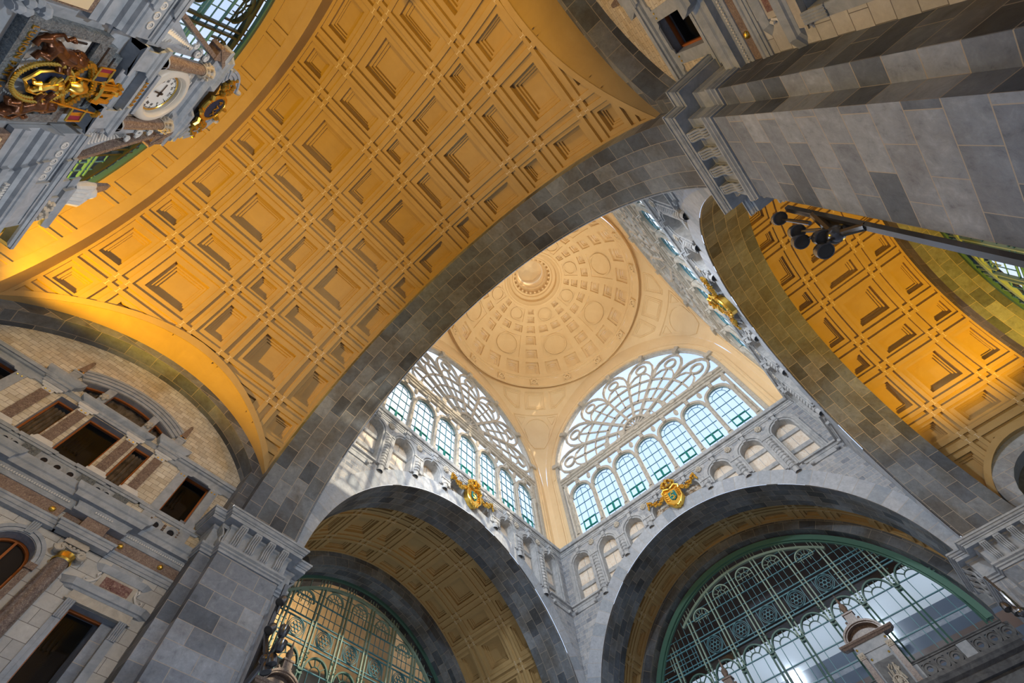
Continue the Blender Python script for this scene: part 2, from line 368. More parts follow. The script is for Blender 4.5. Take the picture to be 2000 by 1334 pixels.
# piers: one plan, four corners
def pier_mesh():
    mb = MB()
    L = [(-XP, 10.14), (-B_, 10.14), (-B_, B_), (-10.14, B_), (-10.14, XP), (-10.55, XP), (-10.55, 13.62), (-11.6, 13.62), (-11.6, 14.6), (-14.6, 14.6), (-14.6, 11.6), (-13.62, 11.6), (-13.62, 10.55), (-XP, 10.55)]
    for i in range(len(L)):
        a, b = L[i], L[(i + 1) % len(L)]; d = math.dist(a, b)
        mb.face([(*a, 0), (*b, 0), (*b, ZS + .02), (*a, ZS + .02)], [(0, 0), (d, 0), (d, ZS), (0, ZS)])
    mb.face([(*p, 0) for p in L]); mb.face([(*p, ZS + .02) for p in L])
    for (x, y, ux, uy) in ((-13.62, 10.55, 0, 1), (-10.55, 13.62, 1, 0)): pass
    return mb
PL = {0: 'grey bracketed capital on the lower left pier, pale brackets in daylight', 1: 'bracketed capital of the far corner pier below the two far arches',
      2: 'dark shadowed bracketed capital at the lower right edge', 3: 'black shadowed bracketed capital on the nearest pier, upper right'}
# rotation k*90: 0 -> (-,+) P1 ; -1 -> (+,+) P3 ; 2 -> (+,-) P4 ; 1 -> (-,-) P2
def place(o, k): o.rotation_euler = (0, 0, k * PI / 2); return o
PK = ((0, 0), (-1, 1), (2, 2), (1, 3))
def capital_parts(root):
    """big cornice with consoles round the pier: two jamb faces meeting at the crossing corner"""
    runs = ((lambda u, z, n=0: (u, 10.14 - n, z), -XP, -B_, (0, 0)), (lambda u, z, n=0: (-10.14 + n, u, z), B_, XP, (0, 0)))
    # path round the pier, offset outwards by n
    def path(n): return [(-13.62 - n, 11.6), (-13.62 - n, 10.55 - n), (-XP - n, 10.55 - n), (-XP - n, 10.14 - n), (-B_ + n, 10.14 - n), (-B_ + n, B_ - n), (-10.14 + n, B_ - n), (-10.14 + n, XP + n), (-10.55 + n, XP + n), (-10.55 + n, 13.62 + n), (-11.6, 13.62 + n)]
    def run(name, prof, k):
        mb = MB()
        for (z0, n0), (z1, n1) in zip(prof, prof[1:]):
            A, B = path(n0), path(n1)
            for i in range(len(A) - 1): mb.face([(*A[i], z0), (*A[i + 1], z0), (*B[i + 1], z1), (*B[i], z1)])
        return mb.build(name, k, root)
    run('necking', [(13.86, 0), (13.86, .05), (13.95, .05), (13.98, .10), (14.04, .10), (14.06, .06), (14.12, .13), (14.2, .13), (14.2, .04), (14.86, .04)], 'grey')
    run('cornice', [(14.86, .04), (14.9, .1), (14.98, .1), (14.98, .36), (15.12, .36), (15.12, .39), (15.17, .39), (15.2, .44), (15.3, .47), (15.3, .5), (15.38, .5), (15.38, 0)], 'grey')
    def console(F, u):
        mb = MB()
        for j in range(4):
            uu = u - .12 + j * .08
            P = [(uu, 14.22, .05)]
            prof = [(14.22, .06), (14.3, .15), (14.42, .17), (14.56, .14), (14.7, .19), (14.82, .30), (14.93, .31)]
            tube(mb, [F(uu, z, n) for z, n in prof], .036, 6)
        boxF(mb, F, u - .16, u + .16, 14.22, 14.9, .02, .1); boxF(mb, F, u - .13, u + .13, 14.9, 14.98, .02, .34); boxF(mb, F, u - .12, u + .12, 14.84, 14.93, .1, .30)
        mb.build('console', 'grey', root, smooth=True)
    f1 = lambda u, z, n=0: (u, 10.14 - n, z); f2 = lambda u, z, n=0: (-10.14 + n, u, z)
    for i in range(4):
        console(f1, -XP + .32 + i * .6); console(f2, XP - .32 - i * .6)
    f3 = lambda u, z, n=0: (-XP - n, u, z); console(f3, 10.34)
PN = ('near_left', 'far_corner', 'far_right', 'near_right')
for k, i in PK:
    root = empty('pier_capital', PL[i], 'capital', 'bracketed capitals of the great piers')
    if i == 0: PM = pier_mesh().build('wall_pier_near_left', 'block'); struct(PM)
    else: c = rot4(PM, k); c.name = 'wall_pier_' + PN[i]
    if i == 0:
        P0 = root; capital_parts(root)
    else:
        for ch in P0.children:
            c = ch.copy(); COL.objects.link(c); c.parent = root
    place(root, k)
# crossing walls (canonical: far-left wall B, plane y = +B_, facing -y), rotated for the others
FB = FX(B_)
EXT = lambda u: ZS + math.sqrt(max(0, 11.2 ** 2 - u * u))
NIC = [(-8.9 + 2.543 * i) for i in range(8)]
def crossing_wall():
    mb = MB(); ops = [dict(uc=u, hw=.76, spring=26.78, bot=23.8 if abs(u) > 8 else 20, rise=1) for u in NIC]
    colwall(mb, FB, -B_, B_, EXT, 28.5, ops, .55, 'rubble', 'niche')
    ring_face(mb, FB, R_, 11.2, 'vous', clip=B_, n=.03)
    ring_face(mb, FX(XP + 0.0, -1), R_, RV + .3, 'soffit')
    for s in (-1, 1): mb.face([FB(s * R_, 0, .006), FB(s * B_, 0, .006), FB(s * B_, ZS + 3.2, .006), FB(s * R_, ZS, .006)], [(0, 0), (.6, 0), (.6, ZS), (0, ZS)], 'rubble')
    # spandrel band of smoother stone between and above the niches
    return mb
cw = crossing_wall().build('wall_far_left'); struct(cw)
for k, nm in ((-1, 'wall_far_right'), (2, 'wall_right'), (1, 'wall_near')):
    c = rot4(cw, k); c.name = nm
def barrel():
    mb = MB(); soffit(mb, 'y', 1, R_, B_, XP, 'soffit'); return mb
ARN = {0: ('great_arch', 'dark blue-grey stone arch soffit of the far left arch with the beige coffers behind'), -1: ('great_arch', 'stone arch soffit of the far right arch in front of the big glazed hall window'),
       2: ('great_arch', 'dark stone arch soffit curving down the right side beside the golden coffers'), 1: ('great_arch', 'nearest stone arch soffit sweeping diagonally across the middle of the view')}
ga = barrel().build('trim_arch_left')
for k in (0, -1, 2, 1):
    c = ga if k == 0 else rot4(ga, k); struct(c); c.name = {0: 'trim_arch_far_left', -1: 'trim_arch_far_right', 2: 'trim_arch_right', 1: 'trim_arch_near'}[k]
# ------------------------------------------------------------ coffered vaults
def zone(a, b, kind):
    """split a coffer zone a..b (metres, measured between channel centres) into intervals with level"""
    L = {'L': (.10, .30, .44, .54), 'S': (.07, .18, .28, .34)}[kind]
    out = [(a, a + .13, 'g'), (a + .13, a + .33, 'r')]; x = a + .33; y = b - .33
    ins = [0] + list(L)
    lo = [x + i for i in ins]; hi = [y - i for i in ins]
    for j in range(len(lo) - 1): out.append((lo[j], lo[j + 1], j))
    out.append((lo[-1], hi[-1], len(L)))
    for j in range(len(lo) - 2, -1, -1): out.append((hi[j + 1], hi[j], j))
    out += [(y, b - .13, 'r'), (b - .13, b, 'g')]; return out
DEP = {'L': (.10, .10, .30, .38, .46), 'S': (.08, .08, .24, .30, .36)}
def merge(iv):
    out = []
    for a, b, c in iv:
        if out and out[-1][2] == 'g' and c == 'g': out[-1] = (out[-1][0], b, 'g')
        else: out.append((a, b, c))
    return out
def vault(name, ax, s, p0, p1, rows, glune, k='plaster'):
    """rows: list of (start, end, kind) along the axis; glune = (centre, r, zc) of the side lunettes"""
    iv = [(p0, p0 + .12, 'r')]
    a0, b0, k0 = rows[0]; a1, b1, k1 = rows[-1]
    xs = []
    for j, (a, b, kd) in enumerate(rows):
        z = zone(a, b, kd)
        if j == 0: z = [t for t in z if t[0] >= a + .30]; z[0] = (p0, z[0][1], 'r') if False else z[0]; xs.append((p0, z[0][0], 'r', kd))
        if j == len(rows) - 1: z = [t for t in z if t[1] <= b - .30]
        xs += [(q[0], q[1], q[2], kd) for q in z]
    xs.append((xs[-1][1], p1, 'r', xs[-1][3]))
    X = []
    for t in xs:
        if X and X[-1][2] == 'g' and t[2] == 'g': X[-1] = (X[-1][0], t[1], 'g', t[3])
        else: X.append(t)
    TH = []; m = RV * rad(1)
    for j in range(-3, 4):
        c = j * PER * m; h = (PER / 2 - HS) * m
        TH += [(q[0], q[1], q[2], 'L') for q in zone(c - h, c + h, 'L')]
        if j < 3:
            c2 = (j + .5) * PER * m; TH += [(q[0], q[1], q[2], 'S') for q in zone(c2 - HS * m, c2 + HS * m, 'S')]
    T = []
    for t in TH:
        if T and T[-1][2] == 'g' and t[2] == 'g': T[-1] = (T[-1][0], t[1], 'g', t[3])
        else: T.append(t)
    T = [(-PI / 2 * RV, T[0][0], 'r', 'S')] + T + [(T[-1][1], PI / 2 * RV, 'r', 'S')]
    def level(xq, tq):
        a, b = xq[2], tq[2]
        if a == 'r' or b == 'r': return 0
        if a == 'g' or b == 'g': return .10
        D = DEP['S' if 'S' in (xq[3], tq[3]) else 'L']; return D[min(a, b)]
    xc, lr, lz = glune
    def gro(x):
        dx = x - xc; q = lr * lr - dx * dx
        if q <= 0: return 1e9
        z = lz + math.sqrt(q); v = RV ** 2 - (z - ZS) ** 2
        return math.asin(min(1, math.sqrt(max(0, v)) / RV)) * RV
    # refine
    def sub(L, mx, fr=None):
        o = []
        for q in L:
            n = max(1, math.ceil((q[1] - q[0]) / mx)); o += [(q[0] + (q[1] - q[0]) * i / n, q[0] + (q[1] - q[0]) * (i + 1) / n, q[2], q[3], ) for i in range(n)]
        return o
    Xs, Ts = sub(X, .45), sub(T, .55)
    mb = MB()
    def pt(x, t, d):
        r = RV + d; th = t / RV
        return (s * x, r * math.sin(th), ZS + r * math.cos(th)) if ax == 'x' else (r * math.sin(th), s * x, ZS + r * math.cos(th))
    def clip(poly, x0, x1, g0, g1):
        """keep |t| < line from g0 at x0 to g1 at x1"""
        for sg in (1, -1):
            f = lambda p: (g0 + (g1 - g0) * (p[0] - x0) / (x1 - x0)) - sg * p[1]; out = []
            for i in range(len(poly)):
                a, b = poly[i], poly[(i + 1) % len(poly)]; fa, fb = f(a), f(b)
                if fa >= 0: out.append(a)
                if fa * fb < 0: w = fa / (fa - fb); out.append((a[0] + (b[0] - a[0]) * w, a[1] + (b[1] - a[1]) * w))
            poly = out
            if len(poly) < 3: return []
        return poly
    for i, xq in enumerate(Xs):
        x0, x1 = xq[0], xq[1]; g0, g1 = min(gro(x0), RV * PI / 2), min(gro(x1), RV * PI / 2)
        for j, tq in enumerate(Ts):
            t0, t1 = tq[0], tq[1]; am = min(abs(t0), abs(t1))
            if am > max(g0, g1): continue
            d = level(xq, tq); poly = [(x0, t0), (x1, t0), (x1, t1), (x0, t1)]
            if max(abs(t0), abs(t1)) > min(g0, g1): poly = clip(poly, x0, x1, g0, g1)
            if poly: mb.face([pt(p[0], p[1], d) for p in poly], [(p[0], p[1]) for p in poly])
            cx, ct = (x0 + x1) / 2, abs(t0 + t1) / 2
            if i + 1 < len(Xs):
                d2 = level(Xs[i + 1], tq)
                if abs(d2 - d) > 1e-4 and max(abs(t0), abs(t1)) < g1 + .12: mb.face([pt(x1, t0, d), pt(x1, t1, d), pt(x1, t1, d2), pt(x1, t0, d2)])
            if j + 1 < len(Ts):
                d2 = level(xq, Ts[j + 1])
                if abs(d2 - d) > 1e-4 and abs(t1) < min(g0, g1): mb.face([pt(x0, t1, d), pt(x1, t1, d), pt(x1, t1, d2), pt(x0, t1, d2)])
    # pale plaster joints where the ribs cross
    gx = [((q[0] + q[1]) / 2, q[1] - q[0]) for q in X if q[2] == 'g']; gt = [(q[0] + q[1]) / 2 for q in T if q[2] == 'g']
    jb = MB()
    for x, w in gx:
        for t in gt:
            for a in (-.23, .23):
                for b in (-.23, .23):
                    xx, tt = x + a, t + b
                    if abs(tt) > gro(xx) - .3: continue
                    jb.face([pt(xx - .01, tt - .1, -.003), pt(xx + .01, tt - .1, -.003), pt(xx + .01, tt + .1, -.003), pt(xx - .01, tt + .1, -.003)])
                    for e in (-.1, .1): jb.face([pt(xx - .06, tt + e - .007, -.003), pt(xx + .06, tt + e - .007, -.003), pt(xx + .06, tt + e + .007, -.003), pt(xx - .06, tt + e + .007, -.003)])
    struct(jb.build(name + '_joints', 'bezel'))
    # smooth lunette cells and their raised rim
    xe = lr * .999 if xc - lr > p0 - .2 else min(xc - p0, p1 - xc)
    xe = min(lr * .9995, xc - p0, p1 - xc); n = 30
    for sg in (-1, 1):
        for i in range(n):
            q = []
            for u in (-1 + 2 * i / n, -1 + 2 * (i + 1) / n):
                dx = xe * math.sin(u * PI / 2) if xe > lr * .98 else xe * u
                z = lz + math.sqrt(max(0, lr * lr - dx * dx)); yg = math.sqrt(max(0, RV ** 2 - (z - ZS) ** 2)); q.append((xc + dx, min(yg, 10.55), z, dx))
            a, b = q; P = lambda x, y, z: (s * x, sg * y, z) if ax == 'x' else (sg * y, s * x, z)
            mb.face([P(a[0], a[1], a[2]), P(b[0], b[1], b[2]), P(b[0], 10.56, b[2]), P(a[0], 10.56, a[2])], [(a[0], a[1]), (b[0], b[1]), (b[0], 10.5), (a[0], 10.5)])
            # rim: a flat band on the vault side hugging the groin
            def rim(p, o, dd):
                th = math.atan2(p[1], p[2] - ZS); nx, nt = p[3] / lr, 1.0
                th2 = th - o * .9 / RV * (1.1 - abs(p[3]) / lr * .7); x2 = p[0] + o * .8 * p[3] / lr
                x2 = min(max(x2, p0), p1); r = RV - dd
                return P(x2, r * math.sin(th2), ZS + r * math.cos(th2))
            for o0, d0, o1, d1 in ((0, 0, 0, .04), (0, .04, .34, .04), (.34, .04, .34, -.02)):
                mb.face([rim(a, o0, d0), rim(b, o0, d0), rim(b, o1, d1), rim(a, o1, d1)], [(0, 0), (.3, 0), (.3, .3), (0, .3)])
    return struct(mb.build(name, k))
vault('ceiling_near', 'x', -1, XP, 24.2, [(12.93, 14.81, 'S'), (14.81, 17.74, 'L'), (17.74, 19.61, 'S'), (19.61, 22.54, 'L'), (22.54, 24.42, 'S')], (18.68, 7.13, 13.72))
vault('ceiling_left', 'y', 1, XP, 19.42, [(12.93, 14.81, 'S'), (14.81, 17.74, 'L'), (17.74, 19.62, 'S')], (16.3, 3.12, 15.5))
vault('ceiling_right', 'y', -1, XP, 19.42, [(12.93, 14.81, 'S'), (14.81, 17.74, 'L'), (17.74, 19.62, 'S')], (16.3, 3.12, 15.5))
vault('ceiling_far', 'x', 1, XP, 16.1, [(12.93, 14.81, 'S'), (14.65, 16.3, 'S')], (14.7, .01, 10))
# thin dark face where the stone arch drops below each vault is part of the walls; end rings
def end_ring(name, ax, s, p0, p1, r, kf, ks, label):
    mb = MB(); F = (lambda u, z, n=0: (s * (p0 - n), u, z)) if ax == 'x' else (lambda u, z, n=0: (u, s * (p0 - n), z))
    ring_face(mb, F, r, RV + .3, kf); soffit(mb, ax, s, r, p0, p1, ks)
    return struct(mb.build(name))
end_ring('trim_end_left', 'y', 1, 19.42, 21.6, 9.87, 'soffit', 'soffit', 'inner stone arch at the back of the left beige vault, around the green window')
end_ring('trim_end_right', 'y', -1, 19.4, 21.6, 9.87, 'soffit', 'soffit', 'inner stone arch beyond the right golden vault, brown blocks')
end_ring('trim_end_far', 'x', 1, 16.1, 17.3, 10.08, 'soffit', 'soffit', 'inner dark stone arch just above the green frame of the hall window')
# the golden end arch of the near vault, with its panels
mb = MB(); Fe = lambda u, z, n=0: (-(24.2 - n), u, z)
ring_face(mb, Fe, 9.9, RV + .05, None); soffit(mb, 'x', -1, 9.9, 24.2, 24.52, None)
pan = []
th = -84
segs = []
while th < 84:
    segs += [(th, th + .9, 0), (th + .9, th + 3.4, 1), (th + 3.4, th + 4.3, 0), (th + 4.3, th + 14, 2)]; th += 14.0
segs = [(a + (b - a) * i / m_, a + (b - a) * (i + 1) / m_, c) for a, b, c in segs for m_ in (max(1, math.ceil((b - a) / 3)),) for i in range(m_)]
rowsx = [(24.52, 24.60, 0), (24.60, 25.32, 1), (25.32, 25.62, 0)]
def dp(a, b): return .05 if (a and b) else 0
pt = lambda x, t, d: (-x, (9.9 + d) * math.sin(rad(t)), ZS + (9.9 + d) * math.cos(rad(t)))
for i, (x0, x1, a) in enumerate(rowsx):
    for j, (t0, t1, b) in enumerate(segs):
        d = dp(a, b); mb.face([pt(x0, t0, d), pt(x1, t0, d), pt(x1, t1, d), pt(x0, t1, d)])
        if i < 2: d2 = dp(rowsx[i + 1][2], b); mb.face([pt(x1, t0, d), pt(x1, t1, d), pt(x1, t1, d2), pt(x1, t0, d2)]) if d != d2 else None
        if j + 1 < len(segs):
            d2 = dp(a, segs[j + 1][2]); mb.face([pt(x0, t1, d), pt(x1, t1, d), pt(x1, t1, d2), pt(x0, t1, d2)]) if d != d2 else None
    mb.face([pt(x0, -90, 0), pt(x1, -90, 0), pt(x1, -84, 0), pt(x0, -84, 0)])
struct(mb.build('trim_end_near', 'plaster'))
# ------------------------------------------------------------ dome: pendentives, drum lip, coffered bowl
CAPA, CK, CZ = 231.04, .847, 36.8
capr = lambda z: math.sqrt(CAPA - (CK * (z - CZ)) ** 2) if z > CZ else 15.2
WP = 10.9
mb = MB()
FW = FX(WP)
elt = lambda u: CZ + math.sqrt(max(0, CAPA - WP * WP - u * u)) / CK
for k in range(4):
    a = k * PI / 2; rt = lambda p: (p[0] * math.cos(a) - p[1] * math.sin(a), p[0] * math.sin(a) + p[1] * math.cos(a), p[2])
    Fk = lambda u, z, n=0: rt(FW(u, z, n))
    hw = 10.592
    colwall(mb, Fk, -hw, hw, 28.86, lambda u: elt(u) if abs(u) < 10.59 else CZ, [dict(uc=0, hw=9.3, spring=37.0, bot=28.86, rise=1.0)], .45)
    # corner surface
    rows = []; zz = [28.86, 33, CZ] + [CZ + (49.4 - CZ) * i / 26 for i in range(1, 27)]
    for z in zz:
        r = capr(z); f0 = math.asin(min(1, WP / r)) if r > WP else PI / 2
        f0 = math.atan2(WP, math.sqrt(max(0, r * r - WP * WP))); f1 = PI / 2 - f0
        rows.append([rt((r * math.cos(f0 + (f1 - f0) * j / 12), r * math.sin(f0 + (f1 - f0) * j / 12), z)) for j in range(13)])
    mb.grid(rows)
struct(mb.build('ceiling_pendentives', 'cream', smooth=True))
# mouldings drawn on the pendentive surface
def pend(phi, z, off=0):
    r = capr(z); p = (r - off); return (p * math.cos(rad(phi)), p * math.sin(rad(phi)), z)
def curve_strip(mb, pts, w, h, nrm):
    """raised square moulding along 3-D points; nrm(p) points into the room"""
    P = [Vector(p) for p in pts]; rows = []
    for i, p in enumerate(P):
        t = (P[min(i + 1, len(P) - 1)] - P[max(i - 1, 0)]).normalized()
        if (P[0] - P[-1]).length < 1e-6 and i in (0, len(P) - 1): t = (P[1] - P[-2]).normalized()
        n_ = nrm(p); s_ = t.cross(n_).normalized() * (w / 2)
        rows.append([p + s_ - n_ * .02, p + s_ + n_ * h, p - s_ + n_ * h, p - s_ - n_ * .02])
    mb.grid(rows)
nin = lambda p: Vector((-p[0], -p[1], -.25 * 0)).normalized()
def polyfine(V, n=6, f=pend):
    o = []
    for a, b in zip(V, V[1:]): o += [f(a[0] + (b[0] - a[0]) * i / n, a[1] + (b[1] - a[1]) * i / n) for i in range(n)]
    return o + [f(*V[-1])]
def inset(V, q):
    cx = sum(p[0] for p in V[:-1]) / (len(V) - 1); cz = sum(p[1] for p in V[:-1]) / (len(V) - 1)
    return [(cx + (p[0] - cx) * q, cz + (p[1] - cz) * q) for p in V]
mb = MB()
quad1 = [(39.3, 48.75), (50.7, 48.75), (50.2, 46.95), (39.8, 46.95), (39.3, 48.75)]
sideL = [(53.4, 48.8), (64.0, 48.85), (62.6, 48.05), (55.6, 47.0), (53.6, 47.0), (53.4, 48.8)]
sideR = [(90 - a, z) for a, z in sideL]
tri = [(33.6, 46.25), (56.4, 46.25), (52.4, 44.6), (49.0, 42.9), (47.0, 42.15), (43.0, 42.15), (41.0, 42.9), (37.6, 44.6), (33.6, 46.25)]
ring_ = [(45 + 5.6 * math.cos(rad(t)), 44.75 + 1.1 * math.sin(rad(t))) for t in range(0, 181, 15)]
ring_ = [(48.2, 42.6), (50.4, 44.2)] + [(45 + 5.9 * math.cos(rad(t)), 44.6 + 1.25 * math.sin(rad(t))) for t in range(0, 181, 15)] + [(39.6, 44.2), (41.8, 42.6)]
sml = [(35.2, 46.0), (39.4, 46.0), (37.6, 45.1), (35.2, 46.0)]
for k in range(4):
    a = k * PI / 2
    def f(phi, z, o=0): p = pend(phi, z, o); return (p[0] * math.cos(a) - p[1] * math.sin(a), p[0] * math.sin(a) + p[1] * math.cos(a), z)
    for V in (quad1, sideL, sideR, tri):
        for q, w, h in ((1.0, .10, .10), (.84, .07, .06), (.68, .05, .05)):
            if V is tri and q < .9: continue
            curve_strip(mb, polyfine(inset(V, q), 6, f), w, h, nin)
    curve_strip(mb, polyfine(ring_, 2, f), .14, .08, nin)
    for V in (sml, [(90 - x, z) for x, z in sml]): curve_strip(mb, polyfine(V, 3, f), .08, .06, nin)
mb.build('pendentive_mouldings', 'cream', None)
bpy.data.objects['pendentive_mouldings'].name = 'ceiling_mouldings'; struct(bpy.data.objects['ceiling_mouldings'])
# arch mouldings round each clerestory window on the cream wall
mb = MB()
for k in range(4):
    a = k * PI / 2; Fk = (lambda a: lambda u, z, n=0: (FW(u, z, n)[0] * math.cos(a) - FW(u, z, n)[1] * math.sin(a), FW(u, z, n)[0] * math.sin(a) + FW(u, z, n)[1] * math.cos(a), z))(a)
    arc(mb, Fk, 0, 37.0, 9.62, 0, 180, .22, -.02, .07, 48); arc(mb, Fk, 0, 37.0, 9.98, 0, 180, .08, -.02, .11, 48)
    for s in (-1, 1):
        boxF(mb, Fk, s * 9.73 - .11, s * 9.73 + .0, 28.9, 37, -.02, .07); boxF(mb, Fk, s * 9.98 - .04, s * 9.98 + .04, 28.9, 37, -.02, .11)
struct(mb.build('trim_1', 'cream'))
# drum lip
mb = MB()
lathe(mb, [(10.9, 49.3), (10.75, 49.35), (10.75, 49.45), (11.15, 49.45), (11.15, 49.62), (10.72, 49.62), (10.72, 49.72), (10.6, 49.75)], seg=96)
struct(mb.build('trim_2', 'cream', smooth=True))
# bowl
DZ, DR = 47.5, 10.55
def dome_pt(ph, po, d=0):
    r = DR + d; return (r * math.sin(rad(po)) * math.cos(rad(ph)), r * math.sin(rad(po)) * math.sin(rad(ph)), DZ + r * math.cos(rad(po)))
PO = {19.5, 84.0}
rowsD = [(60.6, 70.8, 'all'), (50.8, 57.6, 'col'), (40.8, 47.2, 'col'), (33.6, 38.4, 'all'), (26.8, 31.2, 'col'), (21.6, 25.2, 'col')]
bigs = [(41.0, 57.4, 12.2), (21.9, 31.1, 11.6)]
for a, b, _ in rowsD: PO |= {a, b, a + (b - a) * .17, b - (b - a) * .17, a + (b - a) * .27, b - (b - a) * .27}
for a, b, _ in bigs: PO |= {a, b}
PO |= {75.2, 75.7, 76.2, 81.6, 82.2}
PO = sorted(PO); PH = set()
for s_ in range(24):
    c = s_ * 15; PH |= {c - 4.9, c + 4.9, c - 3.3, c + 3.3, c - 2.4, c + 2.4, c - 7.5}
for s_ in range(8):
    c = 22.5 + 45 * s_; PH |= {c - 12.2, c + 12.2, c - 11.6, c + 11.6}
PH = sorted({round((p + 360) % 360, 3) for p in PH})
def ddep(ph, po):
    if 75.7 < po < 81.6: return .05 if (ph % 15) > -1 else 0
    ds = abs((ph + 7.5) % 15 - 7.5); col = abs((ph + 22.5) % 45 - 22.5) < 7.4
    for a, b, kd in rowsD:
        if a < po < b and (kd == 'all' or col):
            w = b - a; e = min(po - a, b - po) / w
            if ds > 4.9: return 0
            if e < .17 or ds > 3.3: return .30
            if e < .27 or ds > 2.4: return .46
            return .56
    for a, b, h in bigs:
        if a < po < b and abs((ph) % 45 - 22.5) < h: return .12
    return 0
mb = MB(); nP = len(PH)
def sp_(a, b, mxx): n = max(1, math.ceil((b - a) / mxx)); return [(a + (b - a) * i / n, a + (b - a) * (i + 1) / n) for i in range(n)]
for i in range(len(PO) - 1):
    pm = (PO[i] + PO[i + 1]) / 2
    for j in range(nP):
        h0 = PH[j]; h1 = PH[(j + 1) % nP] + (360 if j == nP - 1 else 0); hm = ((h0 + h1) / 2) % 360
        d = ddep(hm, pm)
        for (q0, q1) in sp_(PO[i], PO[i + 1], 4):
            for (g0, g1) in sp_(h0, h1, 3.8): mb.face([dome_pt(g0, q0, d), dome_pt(g1, q0, d), dome_pt(g1, q1, d), dome_pt(g0, q1, d)])
        if i + 2 < len(PO):
            d2 = ddep(hm, (PO[i + 1] + PO[i + 2]) / 2)
            if d2 != d: mb.face([dome_pt(h0, PO[i + 1], d), dome_pt(h1, PO[i + 1], d), dome_pt(h1, PO[i + 1], d2), dome_pt(h0, PO[i + 1], d2)])
        h2 = PH[(j + 2) % nP] + (360 if j + 2 >= nP else 0); d2 = ddep(((h1 % 360 + (h2 - h1) / 2)) % 360, pm)
        if d2 != d: mb.face([dome_pt(h1, PO[i], d), dome_pt(h1, PO[i + 1], d), dome_pt(h1, PO[i + 1], d2), dome_pt(h1, PO[i], d2)])
struct(mb.build('ceiling_dome', 'cream'))
mb = MB(); nd = lambda p: (Vector((0, 0, DZ)) - Vector(p)).normalized()
for s_ in range(8):
    c = 22.5 + 45 * s_
    for po, rp, rph in ((49.2, 7.3, 9.8), (26.5, 4.1, 9.2)):
        curve_strip(mb, [dome_pt(c + rph * math.cos(rad(t)), po + rp * math.sin(rad(t)), .05) for t in range(0, 361, 12)], .13, .12, nd)
for po, w, h in ((73.6, .10, .1), (72.9, .06, .06), (83.2, .12, .12)):
    curve_strip(mb, [dome_pt(t, po) for t in range(0, 361, 4)], w, h, nd)
struct(mb.build('ceiling_ribs', 'cream'))
mb = MB()
for s_ in range(16):
    c = 22.5 * s_ + 11.25 * 0
    V = [dome_pt(c - 2.2, 75.9), dome_pt(c + 2.2, 75.9), dome_pt(c + 2.2, 81.5), dome_pt(c - 2.2, 81.5), dome_pt(c - 2.2, 75.9)]
    curve_strip(mb, V, .12, .14, nd); curve_strip(mb, [dome_pt(c + 1.7 * math.cos(rad(t)), 78.7 + 2.2 * math.sin(rad(t))) for t in range(0, 361, 45)], .18, .16, nd)
    ball(mb, dome_pt(c, 78.7), .2, 8)
struct(mb.build('trim_3', 'cream'))
# oculus and lantern
t = empty('lantern', 'open round lantern at the crown of the pale dome, with octagonal yellow ceiling', 'lantern', loc=(0, 0, 57.4))
mb = MB()
lathe(mb, [(3.62, 0), (3.55, -.16), (3.35, -.18), (3.25, .02), (3.0, .22), (2.95, .9), (2.6, 1.0), (2.5, 1.25), (2.3, 1.3), (2.3, 2.3), (2.15, 2.35), (2.0, 2.5), (1.85, 2.5), (1.85, 3.1), (1.65, 3.2), (1.62, 4.0), (1.9, 4.05)], seg=64)
mb.build('oculus_ring', 'cream', t, smooth=True)
mb = MB(); tube(mb, [(1.66 * math.cos(rad(a)), 1.66 * math.sin(rad(a)), 3.95) for a in range(0, 361, 10)], .09, 8); mb.build('white_rim', 'bezel', t, smooth=True)
for i in range(24):
    mb = MB(); a = rad(i * 15); F = lambda u, z, n=0: ((2.3 - n) * math.cos(a) - u * math.sin(a), (2.3 - n) * math.sin(a) + u * math.cos(a), z)
    boxF(mb, F, -.12, .12, 1.45, 2.25, -.02, .22); mb.build('baluster', 'cream', t)
mb = MB()
for i in range(8):
    a0, a1 = rad(22.5 + i * 45), rad(67.5 + i * 45); P = lambda r, a, z: (r * math.cos(a), r * math.sin(a), z)
    mb.face([P(3.0, a0, 6.2), P(3.0, a1, 6.2), P(3.0, a1, 8.0), P(3.0, a0, 8.0)]); mb.face([P(2.5, a0, 6.4), P(2.5, a1, 6.4), P(3.0, a1, 6.2), P(3.0, a0, 6.2)])
    mb.face([P(2.5, a0, 6.4), P(2.5, a1, 6.4), P(2.3, a1, 7.2), P(2.3, a0, 7.2)]); mb.face([P(2.3, a0, 7.2), P(2.3, a1, 7.2), (0, 0, 7.4)])
    tube(mb, [P(2.9, a0, 3.9), P(2.9, a0, 6.3)], .22)
mb.build('lantern_head', 'cream', t)
